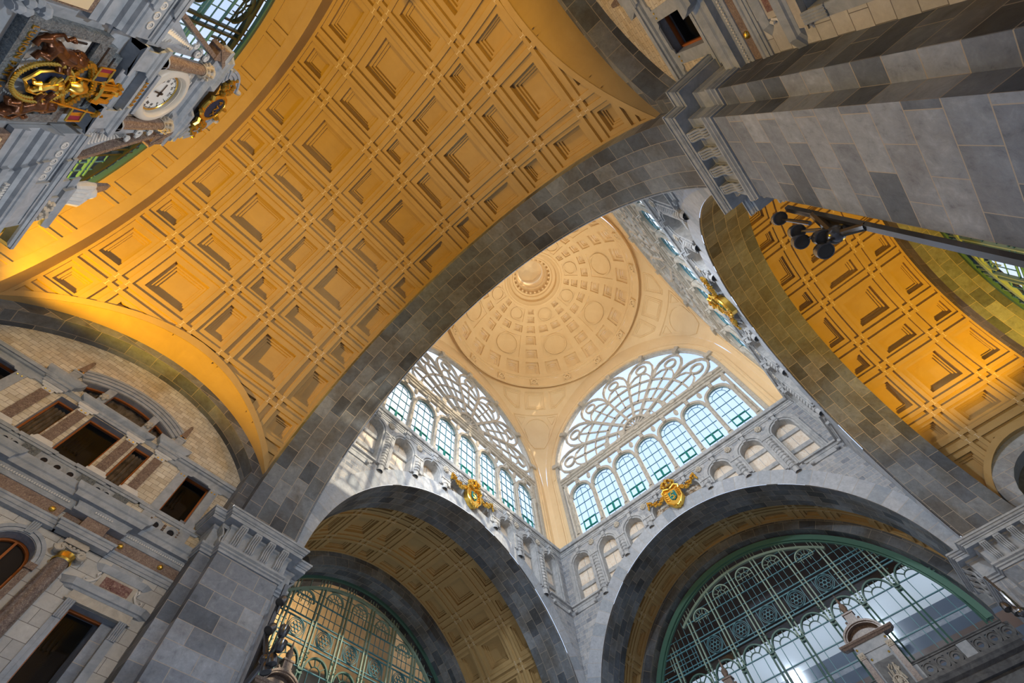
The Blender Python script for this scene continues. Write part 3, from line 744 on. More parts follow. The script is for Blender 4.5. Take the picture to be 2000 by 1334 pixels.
# ------------------------------------------------------------ clerestory under the dome
ORD = ('first', 'second', 'third', 'fourth', 'fifth', 'sixth', 'seventh', 'eighth', 'ninth', 'tenth')
FC = FX(11.15)
def poly_bars(mb, F, pts, w, n0, n1, k=None):
    for a, b in zip(pts, pts[1:]): bar(mb, F, a, b, w, n0, n1, k)
def clerestory(num):
    root = empty('window_%d' % num, kind='structure')
    UC = [2.45 * i for i in range(-3, 4)]; ZF = 36.5
    pol = lambda r, t: (r * math.sin(rad(t)), ZF + r * math.cos(rad(t)))
    mb = MB(); arc(mb, FC, 0, 37.0, 9.22, 0, 180, .30, -.15, .30, 64)
    for s in (-1, 1): boxF(mb, FC, s * 9.22 - .15, s * 9.22 + .15, 28.9, 37.0, -.15, .3); boxF(mb, FC, s * 8.75 - .13, s * 8.75 + .13, 29, 36, -.1, .2)
    for i in range(7): c = pol(8.95, -77.1 + 25.7 * i); bar(mb, FC, c, pol(9.75, -77.1 + 25.7 * i), .42, -.1, .5)
    mb.build('outer_frame', 'warm', root)
    mb = MB(); mould(mb, FC, -9.1, 9.1, [(35.65, -.1), (35.65, .14), (35.85, .2), (35.85, .3), (36.0, .3), (36.0, .22), (36.15, .22), (36.2, .36), (36.42, .36), (36.42, -.1)], 0, 0)
    for u in range(-8, 9, 2): boxF(mb, FC, u - .22, u + .22, 36.0, 36.42, .2, .42)
    mb.build('transom', 'warm', root)
    mb = MB()
    for i in range(8): bar(mb, FC, pol(1.2, -90 + 25.71 * i), pol(6.7, -90 + 25.71 * i), .26, 0, .26) if 0 < i < 7 else None
    for i in range(7):
        t = -77.14 + 25.71 * i; bar(mb, FC, pol(3.2, t), pol(7.1, t), .13, .03, .2)
        c = pol(7.75, t); arc(mb, FC, c[0], c[1], .58, 0, 360, .17, 0, .22, 18)
        for s in (-1, 1):
            poly_bars(mb, FC, [pol(6.2, t + s * 12.6), pol(7.2, t + s * 11.6), pol(7.9, t + s * 9.8), pol(8.5, t + s * 6.6), pol(8.82, t + s * 3.2), pol(8.9, t)], .20, 0, .25)
            poly_bars(mb, FC, [pol(5.9, t + s * 12.6), pol(6.5, t + s * 9.6), pol(6.95, t + s * 5.6), pol(7.15, t)], .13, .02, .2)
        c = pol(9.02, t); boxF(mb, FC, c[0] - .08, c[0] + .08, c[1] - .2, c[1] + .2, 0, .35)
    for r, w in ((2.1, .09), (3.25, .34), (4.6, .12), (5.85, .19)): arc(mb, FC, 0, ZF, r, 2, 178, w, .02, .2, 40)
    arc(mb, FC, 0, ZF, 1.28, 0, 180, .22, -.02, .34, 20)
    for i in range(9): bar(mb, FC, pol(.35, -80 + 20 * i), pol(1.15, -80 + 20 * i), .13, 0, .25); ball(mb, FC(*pol(.95, -80 + 20 * i), .15), .11, 6)
    for s in (-1, 1): boxF(mb, FC, s * 1.5 - .25, s * 1.5 + .25, 36.4, 37.0, 0, .4); boxF(mb, FC, s * 3.25 - .25, s * 3.25 + .25, 36.4, 37.0, 0, .4)
    mb.build('fan_tracery', 'warm', root)
    # arched lights
    first = None
    for i, uc in enumerate(UC):
        if first is None:
            lt = MB(); F = lambda u, z, n=0: (u, 11.15 - n, z)
            arc(lt, F, 0, 33.65, 1.10, 0, 180, .22, -.1, .26, 18); arc(lt, F, 0, 33.65, .98, 0, 180, .06, -.1, .12, 18)
            boxF(lt, F, -.14, .14, 34.62, 35.2, 0, .42); boxF(lt, F, -.19, .19, 35.1, 35.32, 0, .48)
            ball(lt, F(1.225, 34.98, .12), .22, 8, None, (1, .6, 1.9))
            first = lt.build('arched_light', 'warm', root)
            gb = MB()
            for u in (-.64, 0, .64): boxF(gb, F, u - .02, u + .02, 29.6, 33.7 + (.62 if u == 0 else 0), 0, .05)
            for z in (30.55, 31.5, 32.5, 33.5): boxF(gb, F, -.98, .98, z - .02, z + .02, 0, .05)
            arc(gb, F, 0, 33.6, .64, 0, 180, .04, 0, .05, 14); arc(gb, F, 0, 33.65, .95, 0, 180, .05, 0, .06, 16)
            for t in (45, 90, 135): bar(gb, F, (.64 * math.cos(rad(t)), 33.6 + .64 * math.sin(rad(t))), (.97 * math.cos(rad(t)), 33.6 + .97 * math.sin(rad(t))), .035, 0, .05)
            gb.build('glazing_bars', 'muntin', first)
            cs = MB()
            for s in (-1, 1):
                for a_, b_ in (((s * .05, 29.75), (s * .05, 30.6)), ((s * .6, 29.75), (s * .6, 30.6)), ((s * .02, 29.78), (s * .63, 29.78)), ((s * .02, 30.57), (s * .63, 30.57))): bar(cs, F, a_, b_, .075, -.02, .1)
            cs.build('casement', 'tealbar', first)
            first.location.x = uc
        else: c = copy_tree(first, root); c.location.x = uc
    fc = None
    for i in range(8):
        u = -8.575 + 2.45 * i
        if fc is None:
            cb = MB(); boxF(cb, FC, -.21, .21, 28.9, 29.5, -.1, .3); boxF(cb, FC, -.17, .17, 29.5, 33.3, -.1, .06)
            lathe(cb, [(.2, 29.5), (.24, 29.56), (.18, 29.66), (.15, 29.75), (.135, 33.0), (.17, 33.05), (.15, 33.12), (.22, 33.3), (.26, 33.42), (.26, 33.55)], (0, 10.98, 0), 12)
            fc = cb.build('colonnette', 'warm', root, smooth=True); fc.location.x = u
        else: c = copy_tree(fc, root); c.location.x = u
    gl = MB(); gl.face([FC(-9.2, 29, -.05), FC(9.2, 29, -.05), FC(9.2, 37, -.05), FC(-9.2, 37, -.05)])
    gl.face([FC(9.2 * math.cos(rad(t)), 37 + 9.2 * math.sin(rad(t)), -.05) for t in range(0, 181, 6)])
    gl.build('pane', 'glass', root)
    return root
w1 = clerestory(1)
for n_, k in ((2, -1), (3, 2), (4, 1)):
    c = copy_tree(w1); c.name = 'window_%d' % n_; place(c, k)
# wall cornice, blind arches, rosettes on each visible crossing wall
WN = {0: 'the far left arch', -1: 'the far right arch', 2: 'the right arch'}
def wall_set(k, proto=None):
    nm = WN[k]; roots = []
    def new(name, label, cat, group, tri=None): r = empty(name, label, cat, group); place(r, k); return r
    if proto:
        for (o, lab) in proto:
            c = copy_tree(o); place(c, k); tag(c, lab.replace(WN[0], nm)); 
            if o.get('group'): c['group'] = o['group']
        return
    L = []
    r = new('crossing_cornice', 'dark moulded cornice under the dome windows above ' + nm, 'cornice', 'cornices under the dome windows')
    mb = MB(); prof = [(28.2, 0), (28.2, .04), (28.28, .06), (28.3, .1), (28.38, .1), (28.38, .06), (28.5, .06), (28.52, .12), (28.58, .12), (28.6, .02), (28.66, .02), (28.68, .2), (28.8, .26), (28.86, .27), (28.9, .27), (28.9, -.6)]
    mould(mb, FB, -B_, B_, prof, -1, -1); mb.build('moulding', 'niche', r)
    mb = MB()
    for i in range(22): u = -10.0 + i * .952; ball(mb, FB(u, 28.93, .2), .06, 6)
    mb.build('bolts', 'niche', r); L.append(r)
    for i, u in enumerate(NIC):
        o_ = ORD[i] if i < 4 else ORD[7 - i]; side = 'left' if i < 4 else 'right'
        r = new('blind_arch', '%s blind cream-panelled arch from the %s end above %s' % (o_, side, nm), 'niche', 'blind arches above the great arches')
        zb = max(23.8, EXT(abs(u) - .8)) if abs(u) > 8 else None
        mb = MB()
        for rr, w, n1 in ((.83, .13, .10), (.97, .13, .17), (1.11, .13, .13), (1.21, .08, .06)):
            arc(mb, FB, u, 26.78, rr, 0, 180, w, -.02, n1, 18)
            for s in (-1, 1):
                uu = u + s * rr; z0 = max(EXT(uu), 23.8 if abs(u) > 8 else 0)
                if rr < 1.15 and z0 < 26.7 and abs(uu) < B_: boxF(mb, FB, uu - w / 2, uu + w / 2, z0, 26.78, -.02, n1)
        mb.build('archivolt', 'niche', r)
        mb = MB(); boxF(mb, FB, u - .13, u + .13, 27.45, 28.1, 0, .30); boxF(mb, FB, u - .18, u + .18, 28.0, 28.25, 0, .36); tube(mb, [FB(u - .14, 27.62, .3), FB(u + .14, 27.62, .3)], .09, 8)
        boxF(mb, FB, u - .22, u + .22, 28.2, 28.5, 0, .14); mb.build('keystone', 'niche', r)
        mb = MB(); d = -.5; zf = lambda q: max(EXT(q) - .3, 23.6 if abs(u) > 8 else 0)
        mb.face([FB(u - .8, zf(u - .8), d), FB(u + .8, zf(u + .8), d), FB(u + .8, 27.7, d), FB(u - .8, 27.7, d)])
        mb.build('panel', 'alab', r)
        mb = MB()
        for z in (26.55, 25.15, 24.0):
            if z > min(zf(u - .8), zf(u + .8)): boxF(mb, FB, u - .78, u + .78, z - .17, z + .13, d, d + .12)
        if z: boxF(mb, FB, u - .012, u + .012, max(zf(u), 23.7), 27.6, d, d + .015)
        mb.build('crossbars', 'niche', r); L.append(r)
    for i in range(7):
        u = (NIC[i] + NIC[i + 1]) / 2
        if abs(u) < .3: continue
        o_ = ORD[i] if i < 3 else ORD[6 - i]; side = 'left' if i < 3 else 'right'
        r = new('stone_rosette', '%s carved rosette from the %s end above %s' % (o_, side, nm), 'rosette', 'carved rosettes between the blind arches')
        mb = MB(); ball(mb, FB(u, 27.95, .08), .10, 8)
        for j in range(8): t = rad(45 * j); ball(mb, FB(u + .17 * math.cos(t), 27.95 + .17 * math.sin(t), .05), .10, 6)
        mb.build('flower', 'warm', r)
        mb = MB(); boxF(mb, FB, u - .40, u + .40, 26.72, 26.80, -.02, .22); boxF(mb, FB, u - .36, u + .36, 26.64, 26.72, -.02, .16); z0 = EXT(abs(u) - .2)
        if z0 < 26.6:
            lathe(mb, [(.22, z0 - .4), (.22, 26.64)], (u, B_ - .02, 0), 10)
            z = z0
            while z < 26.5: lathe(mb, [(.235, z), (.27, z + .03), (.27, z + .17), (.235, z + .2)], (u, B_ - .02, 0), 10); z += .27
        q = mb.build('impost', 'niche', r); L.append(r)
    for s, sd in ((-1, 'left'), (1, 'right')):
        r = new('stone_ledge', 'small bracketed stone ledge at the %s end above %s' % (sd, nm), 'ledge', 'bracketed ledges at the row ends')
        mb = MB(); mould(mb, FB, s * 9.4 - 1.05, s * 9.4 + 1.05, [(23.5, 0), (23.52, .08), (23.66, .12), (23.68, .24), (23.8, .24), (23.8, 0)], 1, 1)
        boxF(mb, FB, s * 9.4 - .9, s * 9.4 + .9, 23.2, 23.5, -.02, .06); mb.build('shelf', 'niche', r)
        for e in (-.85, .85): mb = MB(); tube(mb, [FB(s * 9.4 + e - .1, 23.3, .14), FB(s * 9.4 + e + .1, 23.3, .14)], .11, 8); mb.build('scroll_bracket', 'niche', r)
        L.append(r)
    # gilded coat of arms with swags
    r = new('gilded_crest', 'crowned gilded teal shield with fruit swags at the crown of ' + nm, 'coat of arms', 'gilded crests at the crowns of the arches')
    mb = MB(); FG = lambda u, z, n=0: FB(u, z, n + .1)
    out = [(0, 26.0), (.30, 26.15), (.62, 26.55), (.66, 27.0), (.55, 27.35), (.58, 27.6), (.3, 27.68), (0, 27.6)]; out = out + [(-a, b) for a, b in out[::-1][1:-1]]
    mb.face([FG(a, b, .28) for a, b in out])
    for i in range(len(out)):
        a, b = out[i], out[(i + 1) % len(out)]; mb.face([FG(*a, .28), FG(*b, .28), FG(b[0] * 1.08, (b[1] - 26.9) * 1.06 + 26.9, -.05), FG(a[0] * 1.08, (a[1] - 26.9) * 1.06 + 26.9, -.05)])
    tube(mb, [FG(*p, .3) for p in out + out[:1]], .075, 6)
    for s in (-1, 1):
        for j in range(9): t = .5 * j; tube(mb, [FG(s * (.16 + (.16 - .015 * j) * math.cos(t)), 26.02 + (.16 - .015 * j) * math.sin(t), .3), FG(s * (.16 + (.145 - .015 * j) * math.cos(t + .5)), 26.02 + (.145 - .015 * j) * math.sin(t + .5), .34)], .06, 5)
        for z in (26.7, 26.9, 27.1, 27.3): tube(mb, [FG(s * .36, z, .33), FG(s * .52, z + .03, .36), FG(s * .56, z + .1, .3)], .035, 5)
        tube(mb, [FG(s * .1, 27.6, .35), FG(s * .45, 27.7, .4), FG(s * .7, 27.5, .35), FG(s * .62, 27.3, .3)], .08, 6)
    mb.build('cartouche', 'gold', r, smooth=True)
    mb = MB(); mb.face([FG(a, b, .33) for a, b in ((-.27, 27.3), (.27, 27.3), (.28, 26.8), (.2, 26.62), (0, 26.5), (-.2, 26.62), (-.28, 26.8))]); mb.build('shield', 'teal', r)
    mb = MB(); tube(mb, [FG(x, z, .36) for x, z in ((-.16, 26.7), (-.05, 26.62), (.1, 26.72), (.05, 26.88), (-.1, 26.95), (-.12, 27.1), (.02, 27.18), (.16, 27.12))], [.03, .05, .06, .055, .05, .045, .04, .02], 6)
    for a, b in (((.1, 26.75), (.2, 26.66)), ((-.1, 26.97), (-.2, 26.9)), ((.0, 26.9), (.14, 26.95)), ((-.02, 27.15), (.05, 27.25))): tube(mb, [FG(*a, .36), FG(*b, .36)], .028, 5)
    mb.build('lion_charge', 'gold', r, smooth=True)
    mb = MB(); tube(mb, [FG(.42 * math.cos(rad(t)), 27.78, .3 + .18 * math.sin(rad(t))) for t in range(0, 361, 30)], .08, 6)
    for t in range(0, 360, 45):
        x, n = .44 * math.cos(rad(t)), .3 + .2 * math.sin(rad(t)); tube(mb, [FG(x, 27.8, n), FG(x * 1.25, 28.1, n + (.05 if n > .3 else 0)), FG(x * .8, 28.35, n), FG(x * .2, 28.42, .3)], [.07, .10, .07, .05], 6); ball(mb, FG(x * 1.1, 28.0, n + .1), .08, 6)
    ball(mb, FG(0, 28.5, .3), .13, 8); mb.build('crown', 'gold', r, smooth=True)
    for s, sd in ((-1, 'l'), (1, 'r')):
        mb = MB(); rnd = random.Random(3)
        for j in range(46):
            q = j / 45; u = .62 + 1.45 * q; z = 27.45 - 1.0 * math.sin(q * PI) * .42 + .45 * q * q + (-.1 * q); w = .09 + .10 * math.sin(q * PI)
            for m_ in range(2): ball(mb, FG(s * (u + rnd.uniform(-.04, .04)), z + rnd.uniform(-w, w), .12 + rnd.uniform(0, w)), rnd.uniform(.055, .085), 6)
        for j in range(14): ball(mb, FG(s * (2.1 + rnd.uniform(-.08, .08)), 27.6 - j * .035, .12 + rnd.uniform(0, .08)), .07, 6)
        mb.build('garland', 'gold', r, smooth=True)
    L.append(r)
    return [(o, o['label']) for o in L]
PROTO = wall_set(0)
for k in (-1, 2): wall_set(k, PROTO)
# ------------------------------------------------------------ great hall windows at the ends of the arms
def hall_window(root, F, rr, zc=ZS, du=0, zlow=9.0, full=True, thick=False):
    rz = lambda u, r: zc + math.sqrt(max(0, r * r - u * u)); bw = 2.07
    f = lambda a, n1, n2, w, k, mb: bar(mb, F, (a[0] + du, a[1]), (a[2] + du, a[3]), w, n1, n2, k)
    mb = MB(); tw = .34 if thick else .12
    arc(mb, F, 0, zc, rr - tw / 2, 0, 180, tw, -.05, .28 if thick else .1, 72); arc(mb, F, 0, zc, rr - tw - .05, 0, 180, .08, -.05, .12, 72)
    mb.build('rim', 'rim_green' if thick else 'iron_d', root); IR, ID = ('iron', 'iron_d') if full else ('iron_k', 'iron_k')
    r2 = rr - .92; mb = MB(); arc(mb, F, du * .5, zc, r2, 52 if thick else 40, 129 if thick else 140, .16, -.04, .16, 48)
    for k in range(-5, 5):
        um = (k + .5) * bw
        for s in (-.13, .13):
            u = um + s
            if abs(u) < r2: f((u, zlow, u, rz(u, r2)), -.04, .14, .085, None, mb); f((u, rz(u, r2), u, rz(u, rr - .4)), -.02, .08, .05, None, mb)
    for k in range(-14, 15):
        u = k * .69
        if abs(u) < r2 - .3: f((u, rz(u, r2), u, rz(u, rr - .4)), -.02, .05, .035, None, mb)
    mb.build('mullions', IR, root)
    mb = MB()
    for z, w in ((22.62, .05), (21.4, .06), (21.16, .06), (20.06, .05), (19.84, .07), (18.65, .05), (17.45, .05), (16.3, .05), (15.1, .05), (13.9, .05)):
        h = math.sqrt(max(0, (rr - .4) ** 2 - (z - zc) ** 2)) if z > zc else rr - .4
        if z == 22.62: h = min(h, 5.3)
        f((-h + .05 - du, z, h - .05 - du, z), -.02, .06, w, 'muntin', mb)
    for k in range(-4, 5):
        u = k * bw; zt = rz(u, r2)
        if abs(k) <= 2 or zt > 22.9:
            for q in (-.4, 0, .4):
                if 21.4 < zt: f((u + q, 21.4, u + q, min(zt - .3, 22.62 + (.55 if q else 1.1))), -.01, .03, .035, 'muntin', mb)
        else:
            for q in (-.4, 0, .4):
                if zt > 20: f((u + q, 19.9, u + q, min(rz(u + q, rr - .4), 30)), -.01, .03, .035, 'muntin', mb)
        if zt > 20.2:
            for q in (-.62, .62): f((u + q, 19.84, u + q, min(21.2, zt)), -.01, .04, .04, 'muntin', mb)
        for q in (-.42, .42): f((u + q, zlow, u + q, min(18.65, rz(u + q, r2))), -.01, .04, .04, 'muntin', mb)
    for z in (21.95, 23.2, 23.8):
        h = min(5.2, math.sqrt(max(0, r2 * r2 - (z - zc) ** 2))); f((-h - du, z, h - du, z), -.01, .03, .03, 'muntin', mb)
    for z in (20.45, 20.75, 22.0):
        h = math.sqrt(max(0, (rr - .4) ** 2 - (z - zc) ** 2))
        for s in (-1, 1):
            if h > 5.3: f((s * 5.2 - du, z, s * h - du, z), -.01, .03, .035, 'muntin', mb)
    mb.build('glazing_bars', None, root)
    for k in range(-2, 3):
        mb = MB(); u = k * bw + du; t0 = rz(k * bw, r2) - .28 - .62; t0 = min(t0, rz((abs(k) * bw + .62), r2) - .25)
        arc(mb, F, u, t0, .62, 0, 180, .08, -.03, .12, 18); arc(mb, F, u, t0, .27, 0, 180, .035, -.01, .05, 10)
        for s in (-1, 1): bar(mb, F, (u + s * .62, t0), (u + s * .62, 22.62), .06, -.02, .09); bar(mb, F, (u + s * .27, t0 - .25), (u + s * .27, t0), .03, -.01, .05)
        for t in (25, 65, 115, 155): bar(mb, F, (u + .27 * math.cos(rad(t)), t0 + .27 * math.sin(rad(t))), (u + .6 * math.cos(rad(t)), t0 + .6 * math.sin(rad(t))), .03, -.01, .05)
        bar(mb, F, (u - .6, t0 - .02), (u + .6, t0 - .02), .03, -.01, .04); mb.build('upper_arch', IR, root)
    for k in range(-2, 3):
        mb = MB(); u = k * bw + du; zr = 20.6
        for r, w, n1 in ((.55, .035, .06), (.46, .025, .05), (.12, .03, .06)): arc(mb, F, u, zr, r, 0, 360, w, -.02, n1, 24)
        for j in range(6): t = rad(60 * j); arc(mb, F, u + .25 * math.cos(t), zr + .25 * math.sin(t), .12, 0, 360, .025, -.02, .05, 10)
        mb.build('rose', 'muntin' if full else 'iron_k', root)
    for k in range(-4, 5):
        u0 = k * bw
        if rz(abs(u0) + .85, rr) < 18.5: continue
        mb = MB(); u = u0 + du
        arc(mb, F, u, 18.68, .80, 0, 180, .09, -.03, .14, 20); arc(mb, F, u, 18.68, .36, 0, 180, .045, -.01, .07, 12)
        for t in (40, 75, 105, 140): bar(mb, F, (u + .36 * math.cos(rad(t)), 18.68 + .36 * math.sin(rad(t))), (u + .78 * math.cos(rad(t)), 18.68 + .78 * math.sin(rad(t))), .04, -.01, .07)
        mb.build('lower_arch', ID, root)
    for k in range(-5, 5):
        um = (k + .5) * bw
        if rz(um, rr) < 18.9: continue
        mb = MB(); rnd = random.Random(k)
        for j in range(30):
            a = rnd.uniform(0, 1); s = rnd.choice((-1, 1)); ball(mb, F(um + du + s * (.04 + .30 * a * rnd.random()), 18.45 + 1.15 * a, .1 + .05 * rnd.random()), rnd.uniform(.035, .075), 5)
        for z in (18.45, 18.62): lathe_p = [(.16, z), (.2, z + .05), (.13, z + .1)]
        for z in (18.3, 18.5): bar(mb, F, (um + du - .17, z), (um + du + .17, z), .09, -.02, .22)
        tube(mb, [F(um + du - .12, zlow, .16), F(um + du - .12, 18.3, .16)], .05, 6); tube(mb, [F(um + du + .12, zlow, .16), F(um + du + .12, 18.3, .16)], .05, 6)
        mb.build('leafy_colonnette', ID, root, smooth=True)
    mb = MB(); mb.face([F(rr * math.cos(rad(t)), zc + rr * math.sin(rad(t)), -.06) for t in range(0, 181, 5)]); mb.face([F(-rr, zc, -.06), F(rr, zc, -.06), F(rr, zlow - 3, -.06), F(-rr, zlow - 3, -.06)])
    mb.build('pane', 'hallglass', root)
for n_, F, rr in ((5, FX(20.9), 9.87), (6, FX(-20.9, -1), 9.87), (7, FY(16.95), 9.98)):
    hall_window(empty('window_%d' % n_, kind='structure'), F, rr, du=-.32 if n_ != 6 else .2, thick=n_ == 7)
# what lies beyond those windows: a dim hall with a pale back wall (left), the train hall roof (far)
mb = MB(); mb.face([(-14, 27.5, 8), (14, 27.5, 8), (14, 27.5, 34), (-14, 27.5, 34)]); mb.face([(-14, 21.7, 33), (14, 21.7, 33), (14, 27.5, 33), (-14, 27.5, 33)])
for s in (-14, 14): mb.face([(s, 21.7, 8), (s, 27.5, 8), (s, 27.5, 33), (s, 21.7, 33)])
struct(mb.build('wall_beyond_left', 'tan'))
mb = MB(); mb.face([(17.5, -16, 27.5), (29, -16, 26.5), (29, 16, 26.5), (17.5, 16, 27.5)]); mb.face([(29, -16, 26.5), (29, 16, 26.5), (29, 16, 25.6), (29, -16, 25.6)])
for s in (-16, 16): mb.face([(17.5, s, 5), (40, s, 5), (40, s, 27.5), (17.5, s, 27.5)])
struct(mb.build('ceiling_beyond_far', 'umber'))
mb = MB()
ZB = (12, 20.5, 22.2, 23.6, 25.0, 25.9, 26.5, 27.6, 38)
for i, z in enumerate(ZB):
    if i < 8: mb.face([(40, -16, z), (40, 16, z), (40, 16, ZB[i + 1]), (40, -16, ZB[i + 1])], None, ('dark', 'umber', 'slate', 'umber', 'slate', 'grey', 'slate', 'frost')[i])
struct(mb.build('wall_beyond_far'))
mb = MB(); mb.face([(-12, -27.5, 8), (12, -27.5, 8), (12, -27.5, 34), (-12, -27.5, 34)]); mb.face([(-12, -21.7, 33), (12, -21.7, 33), (12, -27.5, 33), (-12, -27.5, 33)])
struct(mb.build('wall_beyond_right', 'room'))
# side walls and lunette arches of the left, right and far arms
for s, nm in ((1, 'left'), (-1, 'right')):
    for t, n2 in ((-1, 'a'), (1, 'b')):
        mb = MB(); F = lambda u, z, n=0: (t * (10.553 - n), s * u, z)
        op = dict(uc=16.3, hw=2.45, spring=15.4, bot=3.0, rise=1)
        colwall(mb, F, XP - .01, 19.45, 0, lambda u: 15.5 + math.sqrt(max(0, 3.12 ** 2 - (u - 16.3) ** 2)), [op] if s < 0 or t > 0 else [], .85, 'block', 'vous')
        mb.face([(t * 11.4, s * 13, 0), (t * 11.4, s * 19.6, 0), (t * 11.4, s * 19.6, 19), (t * 11.4, s * 13, 19)], None, 'dark')
        struct(mb.build('wall_%s_arm_side' % nm))
# ------------------------------------------------------------ near arm: side lunettes and the two windowed facades
XC = -18.68
LO = lambda u: 13.72 + math.sqrt(max(0, 7.13 ** 2 - (u - XC) ** 2))
for s, nm in ((1, 'left'), (-1, 'right')):
    F = lambda u, z, n=0: (u, s * (10.553 - n), z)
    mb = MB(); op = dict(uc=XC, hw=5.05, spring=18.1, bot=0.0, topf=lambda u: 13.85 + math.sqrt(max(0, 6.62 ** 2 - (u - XC) ** 2)))
    colwall(mb, F, -24.2, -13.16, 0, LO, [op], .9, 'soffit', 'soffit')
    struct(mb.build('wall_%s_lunette' % nm))
TRIc = lambda u: 15.26 + math.sqrt(max(0, 3.39 ** 2 - (u - XC) ** 2))
def facade(s, nm):
    F = lambda u, z, n=0: (u, s * (11.4 - (n * .33 if n > 0 else n)), z); far = 'left' if s > 0 else 'right'
    F2 = lambda u, z, n=0: (u, s * (11.4 - (n * .62 if n > 0 else n)), z - .13)
    G = lambda g: g + ' of the %s facade' % far
    # walls
    mb = MB()
    up = [dict(uc=-14.93, hw=.51, bot=15.07, spring=17.13, rise=0), dict(uc=-22.43, hw=.51, bot=15.07, spring=17.13, rise=0)]
    up += [dict(uc=u, hw=h, bot=15.05, spring=17.05, rise=0) for u, h in ((XC, .6), (-20.14, .31), (-17.22, .31))]
    colwall(mb, F, -23.8, -13.58, 14.3, 17.3, up, .42, 'cream_brick', 'grey')
    ty = [dict(uc=XC, hw=.80, bot=17.72, spring=0, topf=TRIc), dict(uc=-20.12, hw=.42, bot=17.72, spring=0, topf=TRIc), dict(uc=-17.24, hw=.42, bot=17.72, spring=0, topf=TRIc)]
    colwall(mb, F, -23.8, -13.58, 17.3, 21.2, ty, .42, 'cream_brick', 'grey')
    lw = [dict(uc=-14.92, hw=.65, bot=0, spring=11.34, rise=0), dict(uc=-22.44, hw=.65, bot=0, spring=11.34, rise=0), dict(uc=-17.8, hw=.62, bot=0, spring=11.8, rise=1), dict(uc=-19.56, hw=.62, bot=0, spring=11.8, rise=1)]
    colwall(mb, F, -23.8, -13.58, 0, 14.3, lw, .5, 'white_ashlar', 'grey')
    struct(mb.build('wall_' + nm))
    nw = [10 if s > 0 else 30]
    # window joinery
    def win(o, z1=None, kind='curtain'):
        u, h, z0 = o['uc'], o['hw'], o['bot']; z1 = o['spring'] if not z1 else z1; d = -.3; nw[0] += 1
        r = empty('window_%d' % nw[0], kind='structure')
        mb = MB(); w = .055
        boxF(mb, F, u - h, u - h + w, z0, z1, d - .04, d + .05); boxF(mb, F, u + h - w, u + h, z0, z1, d - .04, d + .05)
        boxF(mb, F, u - h, u + h, z1 - w, z1, d - .04, d + .05); boxF(mb, F, u - h, u + h, z0, z0 + .09, d - .04, d + .05); mb.build('frame', 'wood', r)
        mb = MB(); mb.face([F(u - h, z0, d), F(u + h, z0, d), F(u + h, z1, d), F(u - h, z1, d)]); mb.build('pane', 'paneglass', r)
        mb = MB()
        if kind == 'curtain':
            n = 14; rows = []
            for z in (z0, z1 - .1): rows.append([F(u - h + 2 * h * i / n, z, d - .18 + .05 * math.sin(i * 2.2)) for i in range(n + 1)])
            mb.grid(rows); mb.build('curtain', 'curtain', r, smooth=True)
        else:
            mb.face([F(u - h - .8, z0 - 1, d - 1.3), F(u + h + .8, z0 - 1, d - 1.3), F(u + h + .8, z1 + .8, d - 1.3), F(u - h - .8, z1 + .8, d - 1.3)])
            mb.face([F(u - h - .8, z1 + .8, d - 1.3), F(u + h + .8, z1 + .8, d - 1.3), F(u + h + .8, z1 + .8, d - .15), F(u - h - .8, z1 + .8, d - .15)])
            for i in range(5): boxF(mb, F, u - h + i * .12, u - h + .05 + i * .12, z1 - .5, z1 + .4, d - 1.2, d - 1.1)
            mb.build('room_behind', 'room', r)
    win(up[0], kind='room'); win(up[1], kind='room'); win(up[2], kind='room'); win(up[3]); win(up[4])
    win(lw[0], kind='room'); win(lw[1], kind='room')
    # tympanum lights
    for o in ty:
        u, h = o['uc'], o['hw']; nw[0] += 1; r = empty('window_%d' % nw[0], kind='structure'); mb = MB(); d = -.3
        pts = [(u - h, TRIc(u - h))] + [(u - h + 2 * h * i / 8, TRIc(u - h + 2 * h * i / 8)) for i in range(9)]
        for a, b in zip(pts, pts[1:]): bar(mb, F, (a[0], a[1] - .03), (b[0], b[1] - .03), .06, d - .04, d + .05)
        boxF(mb, F, u - h, u - h + .05, 17.72, TRIc(u - h), d - .04, d + .05); boxF(mb, F, u + h - .05, u + h, 17.72, TRIc(u + h), d - .04, d + .05); boxF(mb, F, u - h, u + h, 17.72, 17.78, d - .04, d + .05)
        mb.build('frame', 'wood', r); mb = MB(); mb.face([F(u - h, 17.7, d), F(u + h, 17.7, d), F(u + h, 18.7, d), F(u - h, 18.7, d)]); mb.build('pane', 'paneglass', r)
        mb = MB(); mb.grid([[F(u - h + 2 * h * i / 12, z, d - .2 + .04 * math.sin(i * 2.2)) for i in range(13)] for z in (17.7, 18.7)]); mb.build('curtain', 'curtain', r)
    for o in lw[2:]:
        u = o['uc']; nw[0] += 1; r = empty('door_%d' % nw[0], kind='structure'); mb = MB()
        arc(mb, F, u, 11.8, .57, 0, 180, .07, -.42, -.34, 16); 
        for q in (-.57, .57, 0): boxF(mb, F, u + q - .03, u + q + .03, 6, 11.8 + (.55 if q == 0 else 0), -.42, -.34)
        mb.build('frame', 'wood', r); mb = MB(); mb.face([F(u - .62, 4, -.45), F(u + .62, 4, -.45), F(u + .62, 12.5, -.45), F(u - .62, 12.5, -.45)]); mb.build('leaf', 'room', r)
    def T(name, label, cat, group=None): return empty(name, label, cat, G(group) if group else None)
